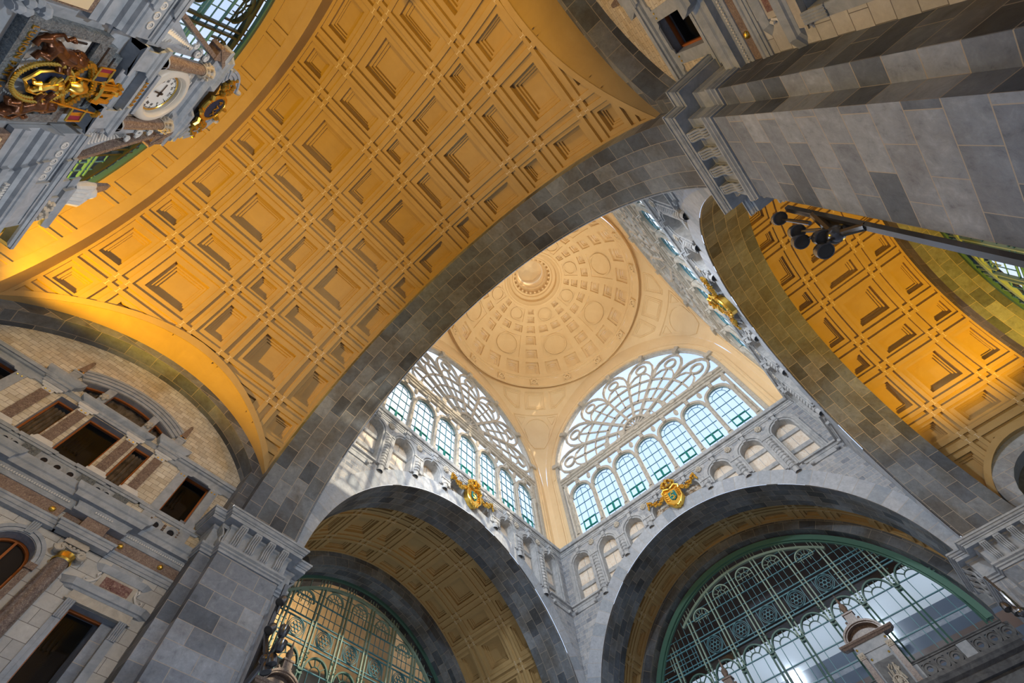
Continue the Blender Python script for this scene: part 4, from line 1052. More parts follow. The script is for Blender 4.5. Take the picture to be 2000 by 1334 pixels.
    # small window surrounds
    for sd, u in (('beside the great pier', -14.93), ('next to the clock wall', -22.43)):
        r = T('window_surround', 'grey stone surround of the small upper window %s, %s facade' % (sd, far), 'window surround', 'small upper window surrounds')
        for q in (-1, 1):
            mb = MB(); c = u + q * .67; boxF(mb, F, c - .16, c + .16, 15.05, 17.0, -.02, .09); mb.build('jamb', 'grey', r)
            mb = MB(); mould(mb, F, c - .17, c + .17, [(16.98, 0), (16.98, .1), (17.04, .16), (17.12, .18), (17.17, .2), (17.17, 0)], 1, 1); mb.build('capital', 'grey', r)
            for e in (-.07, .07): mb = MB(); ball(mb, F(c + e, 16.86, .1), .032, 8); mb.build('gilt_stud', 'gold', r)
        mb = MB(); mould(mb, F, u - .95, u + .95, [(14.83, 0), (14.85, .14), (14.93, .18), (14.93, .24), (15.0, .26), (15.06, .26), (15.06, 0)], 1, 1); mb.build('sill', 'grey', r)
        # balustrade below
        r = T('parapet', 'ringed stone parapet panel under the small upper window %s, %s facade' % (sd, far), 'parapet', 'parapets under the small windows')
        for q in (-1, 1): mb = MB(); boxF(mb, F, u + q * .68 - .2, u + q * .68 + .2, 14.3, 14.84, -.02, .12); mb.build('pedestal', 'grey', r)
        for q in (-.29, .29):
            mb = MB(); arc(mb, F, u + q, 14.54, .17, 0, 360, .10, .0, .12, 20); arc(mb, F, u + q, 14.54, .235, 0, 360, .03, .0, .15, 20)
            for e in (-.2, .2): boxF(mb, F, u + q + e - .03, u + q + e + .03, 14.36, 14.74, 0, .1)
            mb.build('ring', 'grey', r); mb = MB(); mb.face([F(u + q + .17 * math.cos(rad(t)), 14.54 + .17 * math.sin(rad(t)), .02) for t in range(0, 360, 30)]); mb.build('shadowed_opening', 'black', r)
        mb = MB()
        for q in (-.52, 0, .52):
            for z in (14.4, 14.5, 14.6, 14.7): ball(mb, F(u + q, z, .06), .05, 6)
        mb.build('beaded_post', 'brown', r)
    # string course either side of the big window and its entablature
    for sd, a, b in (('beside the great pier', -16.35, -13.6), ('next to the clock wall', -23.75, -21.0)):
        r = T('string_course', 'moulded grey band above the small window %s, %s facade' % (sd, far), 'moulding', 'string courses')
        mb = MB(); mould(mb, F2, a, b, [(17.17, 0), (17.18, .08), (17.25, .1), (17.3, .1), (17.3, .04), (17.44, .04), (17.46, .14), (17.52, .2), (17.52, .28), (17.6, .32), (17.66, .32), (17.66, 0)], 0, 0); mb.build('band', 'grey', r)
    r = T('window_entablature', 'stepped grey entablature over the four marble pilasters, %s facade' % far, 'entablature')
    mb = MB(); mould(mb, F2, -19.75, -17.62, [(17.2, 0), (17.2, .12), (17.3, .12), (17.32, .16), (17.42, .16), (17.42, .1), (17.5, .22), (17.56, .3), (17.62, .34), (17.68, .34), (17.68, 0)], 1, 1); mb.build('centre', 'grey', r)
    for u in (-20.88, -16.56):
        mb = MB(); mould(mb, F2, u - .2, u + .2, [(17.3, 0), (17.3, .2), (17.45, .2), (17.47, .26), (17.6, .26), (17.65, .34), (17.75, .42), (17.85, .46), (17.92, .46), (17.92, 0)], 1, 1); mb.build('end_block', 'grey', r)
    mb = MB(); boxF(mb, F, -20.9, -16.5, 17.2, 17.42, -.05, .05); mb.build('lintel', 'grey', r)
    # segmental arch moulding
    r = T('segmental_arch', 'curved grey stone arch crowning the triple window, %s facade' % far, 'arch'); mb = MB(); C0 = (XC, 15.26)
    for R2, w, n1 in ((3.46, .12, .10), (3.60, .14, .2), (3.74, .12, .28), (3.86, .1, .34)): arc(mb, F, *C0, R2, 57, 123, w, -.02, n1, 24)
    mb.build('moulding', 'grey', r)
    mb = MB()
    for u in (-19.58, -17.78): mb = MB(); boxF(mb, F, u - .14, u + .14, 17.7, 18.55, -.3, .04); mb.build('mullion', 'grey', r)
    for u in (-19.6, -17.78):
        mb = MB(); ball(mb, F(u, 17.98, .2), .11, 8, None, (1, 1, 1.2))
        for j in range(5): ball(mb, F(u + .11 * math.cos(1.25 * j), 17.98 + .13 * math.sin(1.25 * j), .18), .06, 6)
        mb.build('carved_head', 'warm', r)
    for sd, u in (('pier', -16.55), ('clock', -20.81)):
        r = T('obelisk', 'small brown marble obelisk on the %s side of the curved window arch, %s facade' % (sd, far), 'obelisk', 'obelisks flanking the curved arch')
        mb = MB(); boxF(mb, F, u - .15, u + .15, 17.93, 18.2, .08, .40); boxF(mb, F, u - .19, u + .19, 18.2, 18.28, .04, .44); mb.build('plinth', 'grey', r)
        mb = MB(); P = lambda h, z: [F(u - h, z, .24 - h), F(u + h, z, .24 - h), F(u + h, z, .24 + h), F(u - h, z, .24 + h)]
        a, b, c = P(.12, 18.36), P(.06, 19.05), P(.005, 19.14); mb.box8(a + b); mb.box8(b + c); mb.build('spire', 'brown', r)
        mb = MB(); [ball(mb, F(u + e, 18.32, .24 + g), .045, 6) for e in (-.09, .09) for g in (-.09, .09)]; mb.build('gilt_feet', 'gold', r)
    # pilasters
    for i, u in enumerate((-20.88, -19.6, -17.78, -16.62)):
        r = T('marble_pilaster', '%s brown marble pilaster of the triple window counted from the clock wall, %s facade' % (ORD[i], far), 'pilaster', 'marble pilasters')
        mb = MB(); boxF(mb, F, u - .16, u + .16, 15.28, 16.86, -.02, .16); mb.build('shaft', 'brown', r)
        mb = MB(); boxF(mb, F, u - .17, u + .17, 16.86, 17.0, -.02, .17); mould(mb, F, u - .17, u + .17, [(17.0, 0), (17.0, .2), (17.06, .22), (17.08, .28), (17.18, .3), (17.2, .3), (17.2, 0)], 1, 1, None, .12)
        mb.build('capital', 'pale', r)
        mb = MB(); mould(mb, F, u - .16, u + .16, [(15.05, .0), (15.05, .3), (15.14, .3), (15.16, .25), (15.24, .22), (15.28, .2), (15.28, .0)], 1, 1, None, .12); mb.build('base', 'pale', r)
        for e in (-.075, .075): mb = MB(); ball(mb, F(u + e, 16.92, .18), .034, 8); mb.build('gilt_stud', 'gold', r)
        r = T('marble_pedestal', 'dark green marble pedestal under the %s pilaster from the clock wall, %s facade' % (ORD[i], far), 'pedestal', 'green marble pedestals')
        mb = MB(); boxF(mb, F, u - .24, u + .24, 14.42, 14.86, -.02, .16); mb.build('die', 'green', r)
        mb = MB(); mould(mb, F, u - .26, u + .26, [(14.84, 0), (14.85, .2), (14.93, .24), (14.93, .32), (15.05, .34), (15.05, 0)], 1, 1); boxF(mb, F, u - .28, u + .28, 14.36, 14.44, -.02, .22); mb.build('cap', 'grey', r)
    # ringed parapet of the triple window
    r = T('balcony_parapet', 'long grey parapet with pierced rings below the triple window, %s facade' % far, 'parapet')
    mb = MB(); mould(mb, F, -20.6, -16.9, [(14.85, 0), (14.86, .1), (14.93, .13), (14.93, .22), (15.04, .24), (15.04, 0)], 0, 0); boxF(mb, F, -20.7, -16.8, 14.36, 14.86, -.05, .03); mb.build('wall', 'grey', r)
    for u in (-20.32, -20.02, -19.1, XC, -18.26, -17.36, -17.06):
        mb = MB(); arc(mb, F, u, 14.62, .13, 0, 360, .07, .0, .12, 20); arc(mb, F, u, 14.62, .185, 0, 360, .03, .0, .08, 20); mb.build('ring', 'grey', r)
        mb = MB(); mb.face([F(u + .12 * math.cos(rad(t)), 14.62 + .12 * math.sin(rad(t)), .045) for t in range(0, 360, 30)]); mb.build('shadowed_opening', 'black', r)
    # main cornice / entablature with breaks
    r = T('main_entablature', 'long moulded entablature with red marble frieze and tiny dentils, %s facade' % far, 'entablature')
    secs = [(-23.75, -21.1, 0), (-21.1, -20.46, .42), (-20.46, -19.9, .0), (-19.75, -17.6, .22), (-17.45, -16.95, .0), (-16.92, -16.26, .42), (-16.26, -13.6, 0)]
    mb, m2, m3 = MB(), MB(), MB()
    for a, b, e in secs:
        r1 = 1 if e else 0
        mould(mb, F2, a, b, [(12.94, 0), (12.94, .05 + e), (13.04, .05 + e), (13.04, .08 + e), (13.16, .08 + e), (13.18, .12 + e), (13.24, .14 + e), (13.26, .03 + e)], r1, r1)
        boxF(m2, F2, a - .03, b + .03, 13.25, 13.64, -.02, .04 + e)
        mould(mb, F2, a, b, [(13.63, 0), (13.64, .08 + e), (13.7, .12 + e), (13.72, .06 + e), (13.84, .08 + e), (13.9, .12 + e), (13.94, .14 + e), (13.95, .36 + e), (14.08, .38 + e), (14.12, .40 + e), (14.16, .46 + e), (14.26, .52 + e), (14.36, .54 + e), (14.36, 0)], r1, r1)
        u = a + .05
        boxF(m3, F2, a, b, 13.84, 13.86, .04 + e, .08 + e)
        while u < b - .05: boxF(m3, F2, u, u + .035, 13.80, 13.86, .06 + e, .12 + e); u += .075
    mb.build('mouldings', 'grey', r); m2.build('frieze', 'frieze', r); m3.build('dentils', 'pale', r)
    for u, z in ((-17.82, 13.42), (-15.62, 13.46), (-14.23, 13.46), (-21.74, 13.46), (-23.13, 13.46), (-19.54, 13.42)):
        e = .22 if -19.8 < u < -17.5 else 0; mb = MB(); p_ = F2(u, z, .05 + e); lathe(mb, [(.001, -s * .07), (.05, -s * .065), (.085, -s * .03), (.09, 0)], p_, 14, None, 'y')
        for q in mb.v: pass
        o = mb.build('gilt_boss', 'gold', r, smooth=True)
    # giant columns
    for sd, u in (('pier', -16.59), ('clock', -20.78)):
        r = T('marble_column', 'tall polished brown marble column on the %s side with scrolled capital, %s facade' % (sd, far), 'column', 'tall marble columns')
        c = F(u, 0, .42); mb = MB(); lathe(mb, [(.27, 0), (.26, 6), (.245, 9), (.225, 12.05)], c, 24); mb.build('shaft', 'brown', r, smooth=True)
        mb = MB(); lathe(mb, [(.25, 12.05), (.27, 12.1), (.24, 12.14), (.235, 12.3)], c, 24); mb.build('gilt_necking', 'gold', r, smooth=True)
        mb = MB()
        for q in (-1, 1):
            pts = [F(u + q * (.30 + (.15 - .016 * j) * math.cos(.62 * j)), 12.42 + (.15 - .016 * j) * math.sin(.62 * j) * -1, .66) for j in range(9)]; tube(mb, pts, .045, 6); tube(mb, [F(u + q * .30, 12.42, .2), F(u + q * .30, 12.42, .68)], .13, 10)
        tube(mb, [F(u - .3, 12.52, .66), F(u, 12.44, .68), F(u + .3, 12.52, .66)], .05, 6); boxF(mb, F, u - .34, u + .34, 12.58, 12.7, .06, .76); boxF(mb, F, u - .3, u + .3, 12.7, 12.95, .0, .5)
        for q in (-.12, 0, .12): ball(mb, F(u + q, 12.5, .7), .06, 6)
        mb.build('scrolled_capital', 'warm', r, smooth=True)
    # doors
    for sd, u in (('beside the great pier', -14.92), ('next to the clock wall', -22.44)):
        r = T('door_surround', 'grey and gold-speckled surround of the tall dark door %s, %s facade' % (sd, far), 'door surround', 'tall door surrounds')
        for q in (-1, 1):
            mb = MB(); c = u + q * .76; boxF(mb, F, c - .12, c + .12, 0, 10.85, -.02, .10); boxF(mb, F, c - .05 - q * .06, c + .05 - q * .06, 0, 10.9, -.02, .14); mb.build('jamb', 'grey', r)
            mb = MB()
            for e in (-.09, -.03, .03, .09): tube(mb, [F(c + e, z, n) for z, n in ((10.86, .12), (10.95, .17), (11.1, .16), (11.25, .2), (11.38, .3))], .032, 6)
            mb.build('bracket', 'grey', r, smooth=True)
        mb = MB(); mould(mb, F, u - .86, u + .86, [(11.36, 0), (11.36, .30), (11.42, .30), (11.42, .26), (11.62, .24), (11.62, 0)], 1, 1, None, .2); boxF(mb, F, u - .9, u + .9, 11.36, 11.64, -.02, .2); mb.build('lintel', 'warm', r)
        mb = MB(); mould(mb, F, u - .92, u + .92, [(11.62, 0), (11.64, .22), (11.7, .3), (11.72, .42), (11.82, .44), (11.9, .5), (11.92, .5), (11.92, 0)], .3, .3); mb.build('hood', 'grey', r)
        r = T('overdoor_panel', 'red marble tablet above the tall door %s, %s facade' % (sd, far), 'tablet', 'tablets over the doors')
        mb = MB(); boxF(mb, F, u - .55, u + .55, 11.95, 12.42, -.02, .10); mb.build('frame', 'warm', r)
        mb = MB(); boxF(mb, F, u - .42, u + .42, 12.03, 12.34, .05, .115); mb.build('tablet', 'red', r)
        mb = MB(); mould(mb, F, u - .6, u + .6, [(12.4, 0), (12.42, .14), (12.5, .22), (12.58, .28), (12.62, .3), (12.62, 0)], .3, .3); boxF(mb, F, u - .5, u + .5, 12.6, 12.76, -.02, .12); mb.build('top_moulding', 'grey', r)
        for q in (-1, 1):
            mb = MB(); tube(mb, [F(u + q * x, z, .1) for x, z in ((.62, 12.38), (.66, 12.30), (.62, 12.24), (.58, 12.3), (.6, 12.16), (.7, 12.04), (.82, 11.98), (.9, 12.03), (.88, 12.1), (.82, 12.08))], .035, 6); mb.build('scroll', 'pale', r, smooth=True)
    # arched doors of the middle bay
    for sd, u in (('pier', -17.8), ('clock', -19.56)):
        r = T('door_arch', 'round stone arch with fluted keystone over the dark doorway on the %s side, %s facade' % (sd, far), 'arch', 'round door arches')
        mb = MB(); arc(mb, F, u, 11.8, .68, 0, 180, .10, -.02, .12, 20); arc(mb, F, u, 11.8, .79, 0, 180, .10, -.02, .18, 20); mb.build('archivolt', 'grey', r)
        mb = MB(); boxF(mb, F, u - .15, u + .15, 12.86, 12.96, 0, .3)
        for e in (-.09, -.03, .03, .09): tube(mb, [F(u + e * .8, 12.45, .16), F(u + e, 12.65, .2), F(u + e, 12.86, .28)], .03, 6)
        mb.build('keystone', 'grey', r, smooth=True)
        for q in (-1, 1): mb = MB(); boxF(mb, F, u + q * .72 - .12, u + q * .72 + .12, 11.62, 11.8, -.02, .24); boxF(mb, F, u + q * .72 - .08, u + q * .72 + .08, 6, 11.62, -.02, .12); mb.build('impost', 'brown', r)
facade(1, 'left'); facade(-1, 'right')
for s in (-1, 1):  # unseen slabs added outside the facades to block stray sun
    mb = MB(); mb.face([(-26, s * 13.3, 0), (-12.5, s * 13.3, 0), (-12.5, s * 13.3, 25), (-26, s * 13.3, 25)]); mb.face([(-26, s * 11.3, 21.3), (-13, s * 11.3, 21.3), (-13, s * 13.3, 25), (-26, s * 13.3, 25)])
    struct(mb.build('wall_sunblock_' + ('left' if s > 0 else 'right'), 'dark'))
# ------------------------------------------------------------ the clock wall
XW = -23.0
FK = lambda u, z, n=0: (XW + n * .42, u, z)
mb = MB()
boxF(mb, FK, -4.6, 4.6, 0, 13.7, -2.0, -.55); boxF(mb, FK, -1.3, 1.3, 13.7, 15.2, -1.6, -.5)
mb.face([(-25.75, -10.8, 0), (-25.75, 10.8, 0), (-25.75, 10.8, 15.0), (-25.75, -10.8, 15.0)], None, None)
mb.box8([(-24.9, -2.7, 13.4), (-23.35, -2.7, 13.4), (-23.35, 2.7, 13.4), (-24.9, 2.7, 13.4), (-24.9, -1.9, 14.9), (-23.35, -1.9, 14.9), (-23.35, 1.9, 14.9), (-24.9, 1.9, 14.9)])
struct(mb.build('wall_clock', 'grey'))
mb = MB()
for s in (-1, 1): mb.face([(-24.2, s * 10.14, 0), (-25.7, s * 10.14, 0), (-25.7, s * 10.14, 16), (-24.2, s * 10.14, 16)], None); mb.face([(-24.2, s * 10.14, 0), (-24.2, s * 10.6, 0), (-24.2, s * 10.6, 16), (-24.2, s * 10.14, 16)], None)
struct(mb.build('wall_clock_return', 'block'))
hall_window(empty('window_8', kind='structure'), FY(-25.68, -1), 9.85, du=0, zlow=14, full=False)
mb = MB(); mb.face([(-27, -12, 15), (-34, -12, 15), (-34, -12, 32), (-27, -12, 32)]); mb.face([(-34, -12, 24), (-34, 12, 24), (-34, 12, 34), (-34, -12, 34)])
mb.face([(-25.8, -12, 28), (-34, -12, 30), (-34, -2.5, 30), (-25.8, -3.5, 28)]); mb.face([(-25.8, 4.6, 28), (-34, 4.0, 30), (-34, 12, 30), (-25.8, 12, 28)])
struct(mb.build('ceiling_beyond_clock', 'dark'))
def K(name, label, cat, group=None): return empty(name, label, cat, group)
# entablature under the clock
r = K('clock_entablature', 'broad stepped entablature below the clock, ringed frieze panels on both wings', 'entablature')
mb, m2 = MB(), MB()
for a, b, e in ((-4.5, -3.0, .12), (-3.0, -1.42, .0), (-1.42, 1.42, -.3), (1.42, 3.0, .0), (3.0, 4.5, .12)):
    r1 = 1 if e > 0 else 0
    if abs(a + b) > .1:
        mould(mb, FK, a, b, [(12.75, -.5), (12.75, -.22 + e), (12.95, -.22 + e), (12.97, -.14 + e), (13.1, -.1 + e), (13.12, -.3 + e), (13.42, -.3 + e), (13.45, -.14 + e), (13.56, -.06 + e), (13.6, .1 + e), (13.68, .1 + e), (13.7, .16 + e), (13.8, .2 + e), (13.84, .2 + e), (13.84, .04 + e)], r1, r1, None, -.5)
        boxF(mb, FK, a, b, 13.8, 14.42, -.6, .04 + e)
        for z in (13.86, 14.32): boxF(mb, FK, a + .06, b - .06, z, z + .05, 0, .09 + e)
        mould(mb, FK, a, b, [(14.4, .04 + e), (14.42, .14 + e), (14.5, .2 + e), (14.5, .24 + e), (14.6, .26 + e), (14.6, -.5)], r1, r1, None, -.5)
mb.build('mouldings', 'grey', r)
for s in (-1, 1):
    for i in range(5):
        mb = MB(); arc(mb, FK, s * (1.78 + .26 * i), 14.11, .085, 0, 360, .04, .04, .10, 14); arc(mb, FK, s * (1.78 + .26 * i), 14.11, .03, 0, 360, .03, .04, .08, 8); mb.build('frieze_ring', 'pale', r)
mb = MB()
for s in (-1, 1):
    for i in range(16): boxF(mb, FK, s * (3.05 + .085 * i) - .02, s * (3.05 + .085 * i) + .02, 13.34, 13.44, -.2, -.04)
mb.build('dentils', 'pale', r)
# yellow framed panels and dark soffits either side of the arms panel
for s, sd in ((-1, 'right of the lions nearest the top edge'), (1, 'on the other side of the lions')):
    r = K('wall_panel', 'ochre stone panel in brown marble framing %s of the arms' % ('above' if s < 0 else 'below'), 'panel', 'ochre panels beside the arms')
    mb = MB(); boxF(mb, FK, s * 2.15 - .6, s * 2.15 + .6, 11.0, 12.72, -.56, -.2); mb.build('frame', 'brown', r)
    mb = MB(); boxF(mb, FK, s * 2.05 - .42, s * 2.05 + .42, 11.2, 12.5, -.3, -.05); mb.build('field', 'cream', r)
    mb = MB(); boxF(mb, FK, s * 2.05 - .2, s * 2.05 + .2, 11.4, 12.2, -.1, -.02); mb.build('tablet', 'grey', r)
mb = MB(); boxF(mb, FK, -1.5, 1.5, 13.5, 15.25, -2.2, -.62); boxF(mb, FK, -1.6, 1.6, 11.0, 14.5, -2.2, -.6); struct(mb.build('wall_clock_backing', 'dark'))
# heraldic panel
r = K('arms_panel', 'grey marble panel with black recess behind the bronze lions and gold arms', 'panel')
mb = MB(); boxF(mb, FK, -1.18, 1.18, 11.62, 13.62, -.55, -.42); 
for a, b, c, d in ((-1.18, -.98, 11.62, 13.62), (.98, 1.18, 11.62, 13.62), (-1.18, 1.18, 13.36, 13.62), (-1.18, 1.18, 11.62, 11.94)): boxF(mb, FK, a, b, c, d, -.42, -.16)
boxF(mb, FK, -.95, .95, 13.62, 13.95, -.5, -.22); boxF(mb, FK, -.75, .75, 13.95, 14.25, -.5, -.22); mb.build('frame', 'green', r)
mb = MB(); boxF(mb, FK, -.98, .98, 11.9, 13.38, -.44, -.38); mb.build('field', 'pale', r)
mb = MB(); 
for a, b, c, d in ((-.98, -.93, 11.94, 13.36), (.93, .98, 11.94, 13.36), (-.98, .98, 13.31, 13.36), (-.86, -.82, 12.9, 13.2), (.82, .86, 12.9, 13.2)): boxF(mb, FK, a, b, c, d, -.4, -.33)
boxF(mb, FK, -.92, .92, 13.66, 13.72, -.24, -.2); boxF(mb, FK, -.7, .7, 14.0, 14.05, -.24, -.2); mb.build('black_line', 'black', r)
def text(body, size, loc, name, mt, parent, ext=.012, sx=1.0):
    cu = bpy.data.curves.new(name, 'FONT'); cu.body = body; cu.size = size; cu.extrude = ext; cu.align_x = 'CENTER'; cu.align_y = 'CENTER'; cu.space_character = 1.1
    o = bpy.data.objects.new(name, cu); COL.objects.link(o); cu.materials.append(M[mt])
    dg = bpy.context.evaluated_depsgraph_get(); me = bpy.data.meshes.new_from_object(o.evaluated_get(dg)); bpy.data.objects.remove(o); bpy.data.curves.remove(cu)
    m_ = Matrix(((0, 0, 1, loc[0]), (sx, 0, 0, loc[1]), (0, 1, 0, loc[2]), (0, 0, 0, 1))); me.transform(m_)
    o = bpy.data.objects.new(name, me); COL.objects.link(o); o.parent = parent; return o
text("L'UNION FAIT LA FORCE", .17, (XW - .055, 0, 11.79), 'motto_lettering', 'gold', r)
# gilded royal arms
r = K('heraldic_emblem', 'gilded heraldic arms: navy lion shield in a gold chain collar, helmet, crown, two banners', 'coat of arms')
S0 = (.10, 12.58)
mb = MB(); 
for t in range(0, 360, 6):
    for q in (0, 1): ball(mb, FK(S0[0] - .02 + (.50 + .05 * q) * math.cos(rad(t)) * .86, S0[1] - .08 + (.60 + .06 * q) * math.sin(rad(t)), -.02 + .1 * q), .05, 5)
mb.build('chain_collar', 'gold', r, smooth=True)
sh = [(-.29, .42), (.29, .42), (.30, .0), (.24, -.26), (.10, -.36), (0, -.46), (-.10, -.36), (-.24, -.26), (-.30, 0)]
mb = MB(); mb.face([FK(S0[0] + a, S0[1] + b, .0) for a, b in sh]); mb.build('shield', 'navy', r)
mb = MB(); tube(mb, [FK(S0[0] + a, S0[1] + b, 0) for a, b in sh + sh[:1]], .032, 6)
def beast(mb, f, sc_=1.0, fat=1.0):
    """rearing lion in local (a, b, n)"""
    T_ = lambda pts, rr, sg=8: tube(mb, [f(*p) for p in pts], [x * sc_ * fat for x in rr], sg)
    T_([(-.18, -.42, 0), (-.12, -.2, 0), (0, .02, .04), (.05, .22, .05), (.02, .36, .05)], [.06, .15, .13, .17, .10])           # trunk
    T_([(.0, .30, .05), (.06, .46, .08), (.14, .52, .08)], [.15, .15, .09]); T_([(.12, .5, .08), (.24, .46, .09)], [.08, .05])      # head, muzzle
    T_([(-.1, -.25, .03), (.08, -.36, .1), (.04, -.52, .08), (.16, -.58, .1)], [.13, .10, .055, .06])                            # hind legs
    T_([(-.16, -.3, -.03), (-.26, -.44, .0), (-.2, -.6, 0), (-.08, -.64, .03)], [.12, .09, .05, .055])
    T_([(.08, .2, .08), (.26, .24, .12), (.38, .34, .12)], [.10, .07, .06]); T_([(.06, .08, .05), (.24, .04, .1), (.36, .12, .1)], [.10, .065, .06])
    T_([(-.16, -.42, 0), (-.34, -.36, 0), (-.40, -.16, 0), (-.30, -.02, 0), (-.38, .10, 0), (-.30, .16, 0)], [.045, .04, .035, .035, .04, .06])  # tail
    for j in range(14): t = .45 * j; ball(mb, f(.03 + .15 * math.cos(t), .38 + .17 * math.sin(t), .06 + .05 * math.sin(j)), .065 * sc_ * fat, 6)       # mane
beast(mb, lambda a, b, n: FK(S0[0] - a * .62 + .02, S0[1] + b * .62, .1 + n * .4), .55); mb.build('shield_lion', 'gold', r, smooth=True)
mb = MB(); tube(mb, [FK(.05, 13.05, .05), FK(.05, 13.2, .1), FK(.05, 13.4, .06), FK(.05, 13.52, .05)], [.10, .17, .16, .08], 10); tube(mb, [FK(-.16, 13.2, .25), FK(.05, 13.28, .34), FK(.26, 13.2, .25)], .04, 6)
for s in (-1, 1):
    for j in range(12):
        t = j / 11; ball(mb, FK(.05 + s * (.2 + .35 * math.sin(t * 3)), 13.05 + .55 * t, .0), .08, 6)
for j in range(14): a = rad(360 / 14 * j); ball(mb, FK(.05 + .2 * math.cos(a), 13.62, .05 + .2 * math.sin(a)), .06, 6)
mb.build('helmet', 'gold', r, smooth=True)
mb = MB(); cz = 13.85
tube(mb, [FK(.1 + .27 * math.cos(rad(t)), cz, .1 + .2 * math.sin(rad(t))) for t in range(0, 361, 20)], .05, 6)
for t in range(0, 360, 60): c_, s_ = math.cos(rad(t)), math.sin(rad(t)); tube(mb, [FK(.1 + .27 * c_, cz, .1 + .2 * s_), FK(.1 + .34 * c_, cz + .25, .1 + .26 * s_), FK(.1 + .16 * c_, cz + .48, .1 + .12 * s_), FK(.1, cz + .5, .1)], .045, 6)
ball(mb, FK(.1, cz + .6, .1), .09, 8); boxF(mb, FK, .06, .14, cz + .62, cz + .82, .06, .14); boxF(mb, FK, .0, .2, cz + .7, cz + .76, .06, .14)
for e in (-.1, .1, .3): boxF(mb, FK, e - .03, e + .05, cz - .1, cz + .42, .28, .34)
mb.build('crown', 'gold', r, smooth=True)
for s, (u0, z0), (u1, z1) in ((-1, (-.20, 12.9), (-.12, 14.3)), (1, (.45, 12.6), (.72, 14.25))):
    mb = MB(); tube(mb, [FK(u0, z0, .12), FK(u1, z1, .2)], .022, 6); 
    for j in range(8): ball(mb, FK(u1 + .05 * math.cos(j), z1 + .03 * j - .05, .2 + .04 * math.sin(j)), .055, 6)
    mb.build('banner_pole', 'gold', r, smooth=True)
    for i, kk in enumerate(('navy', 'gold', 'crimson')):
        mb = MB(); o0 = .03 + i * .11; zc_ = (13.55 if s < 0 else 13.55); ub = (u0 + u1) / 2
        a = ub + s * o0; b = a + s * .11; rows = [[FK(a + (b - a) * (j / 4), z, .17 + .03 * math.sin(3 * (z - 13) + i + j * .4)) for j in range(5)] for z in (zc_, zc_ + .12, zc_ + .24, zc_ + .36)]
        mb.grid(rows); mb.build(('navy_stripe', 'gold_stripe', 'red_stripe')[i], kk, r, smooth=True)
    mb = MB(); a, b = ub + s * .02, ub + s * .38
    for z in (13.53, 13.93): tube(mb, [FK(a, z, .18), FK(b, z, .18)], .022, 6)
    tube(mb, [FK(b, 13.53, .18), FK(b, 13.93, .18)], .022, 6); mb.build('banner_fringe', 'gold', r, smooth=True)
for s, sd in ((-1, 'upper'), (1, 'lower')):
    r = K('bronze_lion', 'rearing dark bronze lion, the %s of the two supporting the gold arms' % sd, 'lion statue', 'bronze lions holding the arms')
    mb = MB(); beast(mb, lambda a, b, n: FK(s * (.64 - a * 1.0) + .05, 12.56 + b * .98, -.10 + n * 1.4), 1.0, 1.0); o = mb.build('body', 'bronze', r, smooth=True)
    rm = o.modifiers.new('fuse', 'REMESH'); rm.mode = 'VOXEL'; rm.voxel_size = .022; rm.use_smooth_shade = True
    mb = MB()
    for j in range(22): t = .6 * j; ball(mb, FK(s * (.60 - .02 - .15 * math.cos(t)) + .04, 12.93 + .2 * math.sin(t), -.02 + .09 * math.sin(j)), .055, 6)
    mb.build('mane', 'bronze', r, smooth=True)
# pavilion with the clock
r = K('clock_pavilion', 'grey stone clock housing with stepped base, square frame and broken curved pediment', 'clock housing')
mb = MB(); boxF(mb, FK, -.95, .95, 15.2, 17.9, -1.0, -.32)
for a, b, c, d in ((-.95, -.62, 15.2, 17.2), (.62, .95, 15.2, 17.2)): boxF(mb, FK, a, b, c, d, -.32, -.22)
for q, n in ((0, -.16), (.08, -.2)):
    bar(mb, FK, (-.84 + q, 15.3), (-.84 + q, 16.95 - q), .04, -.3, n); bar(mb, FK, (.84 - q, 15.3), (.84 - q, 16.95 - q), .04, -.3, n)
    bar(mb, FK, (-.84 + q, 16.95 - q), (-.5, 16.95 - q), .04, -.3, n); bar(mb, FK, (.84 - q, 16.95 - q), (.5, 16.95 - q), .04, -.3, n); bar(mb, FK, (-.5, 17.25 - q), (.5, 17.25 - q), .04, -.3, n)
mb.build('body', 'pale', r)
mb = MB()
for s in (-1, 1):
    a, b = sorted((s * .66, s * 1.14))
    mould(mb, FK, a, b, [(14.3, -.5), (14.3, .28), (14.4, .28), (14.42, .16), (14.44, .14), (14.94, .14), (14.96, .2), (15.04, .26), (15.06, .34), (15.16, .36), (15.16, -.5)], 1, 1, None, .1)
    boxF(mb, FK, a, b, 14.3, 15.16, -.6, .14)
mould(mb, FK, -.66, .66, [(14.35, -.5), (14.35, -.1), (14.6, -.1), (14.62, -.02), (14.7, .02), (14.7, -.2), (15.0, -.2), (15.0, -.5)], 0, 0)
mb.build('pedestals', 'grey', r)
mb = MB(); mould(mb, FK, -1.18, 1.18, [(17.32, -.5), (17.32, -.12), (17.42, -.1), (17.44, -.2), (17.66, -.2), (17.68, -.04), (17.76, .06), (17.8, .14), (17.9, .16), (17.9, -.5)], 1, 1, None, -.5)
for s in (-1, 1):
    a, b = sorted((s * .84, s * 1.22)); mould(mb, FK, a, b, [(17.36, -.2), (17.36, .06), (17.5, .08), (17.52, 0), (17.86, .0), (17.88, .16), (17.96, .22), (18.0, .34), (18.1, .36), (18.1, -.3)], .6, .6, None, -.2)
mb.build('entablature', 'grey', r)
mb = MB()
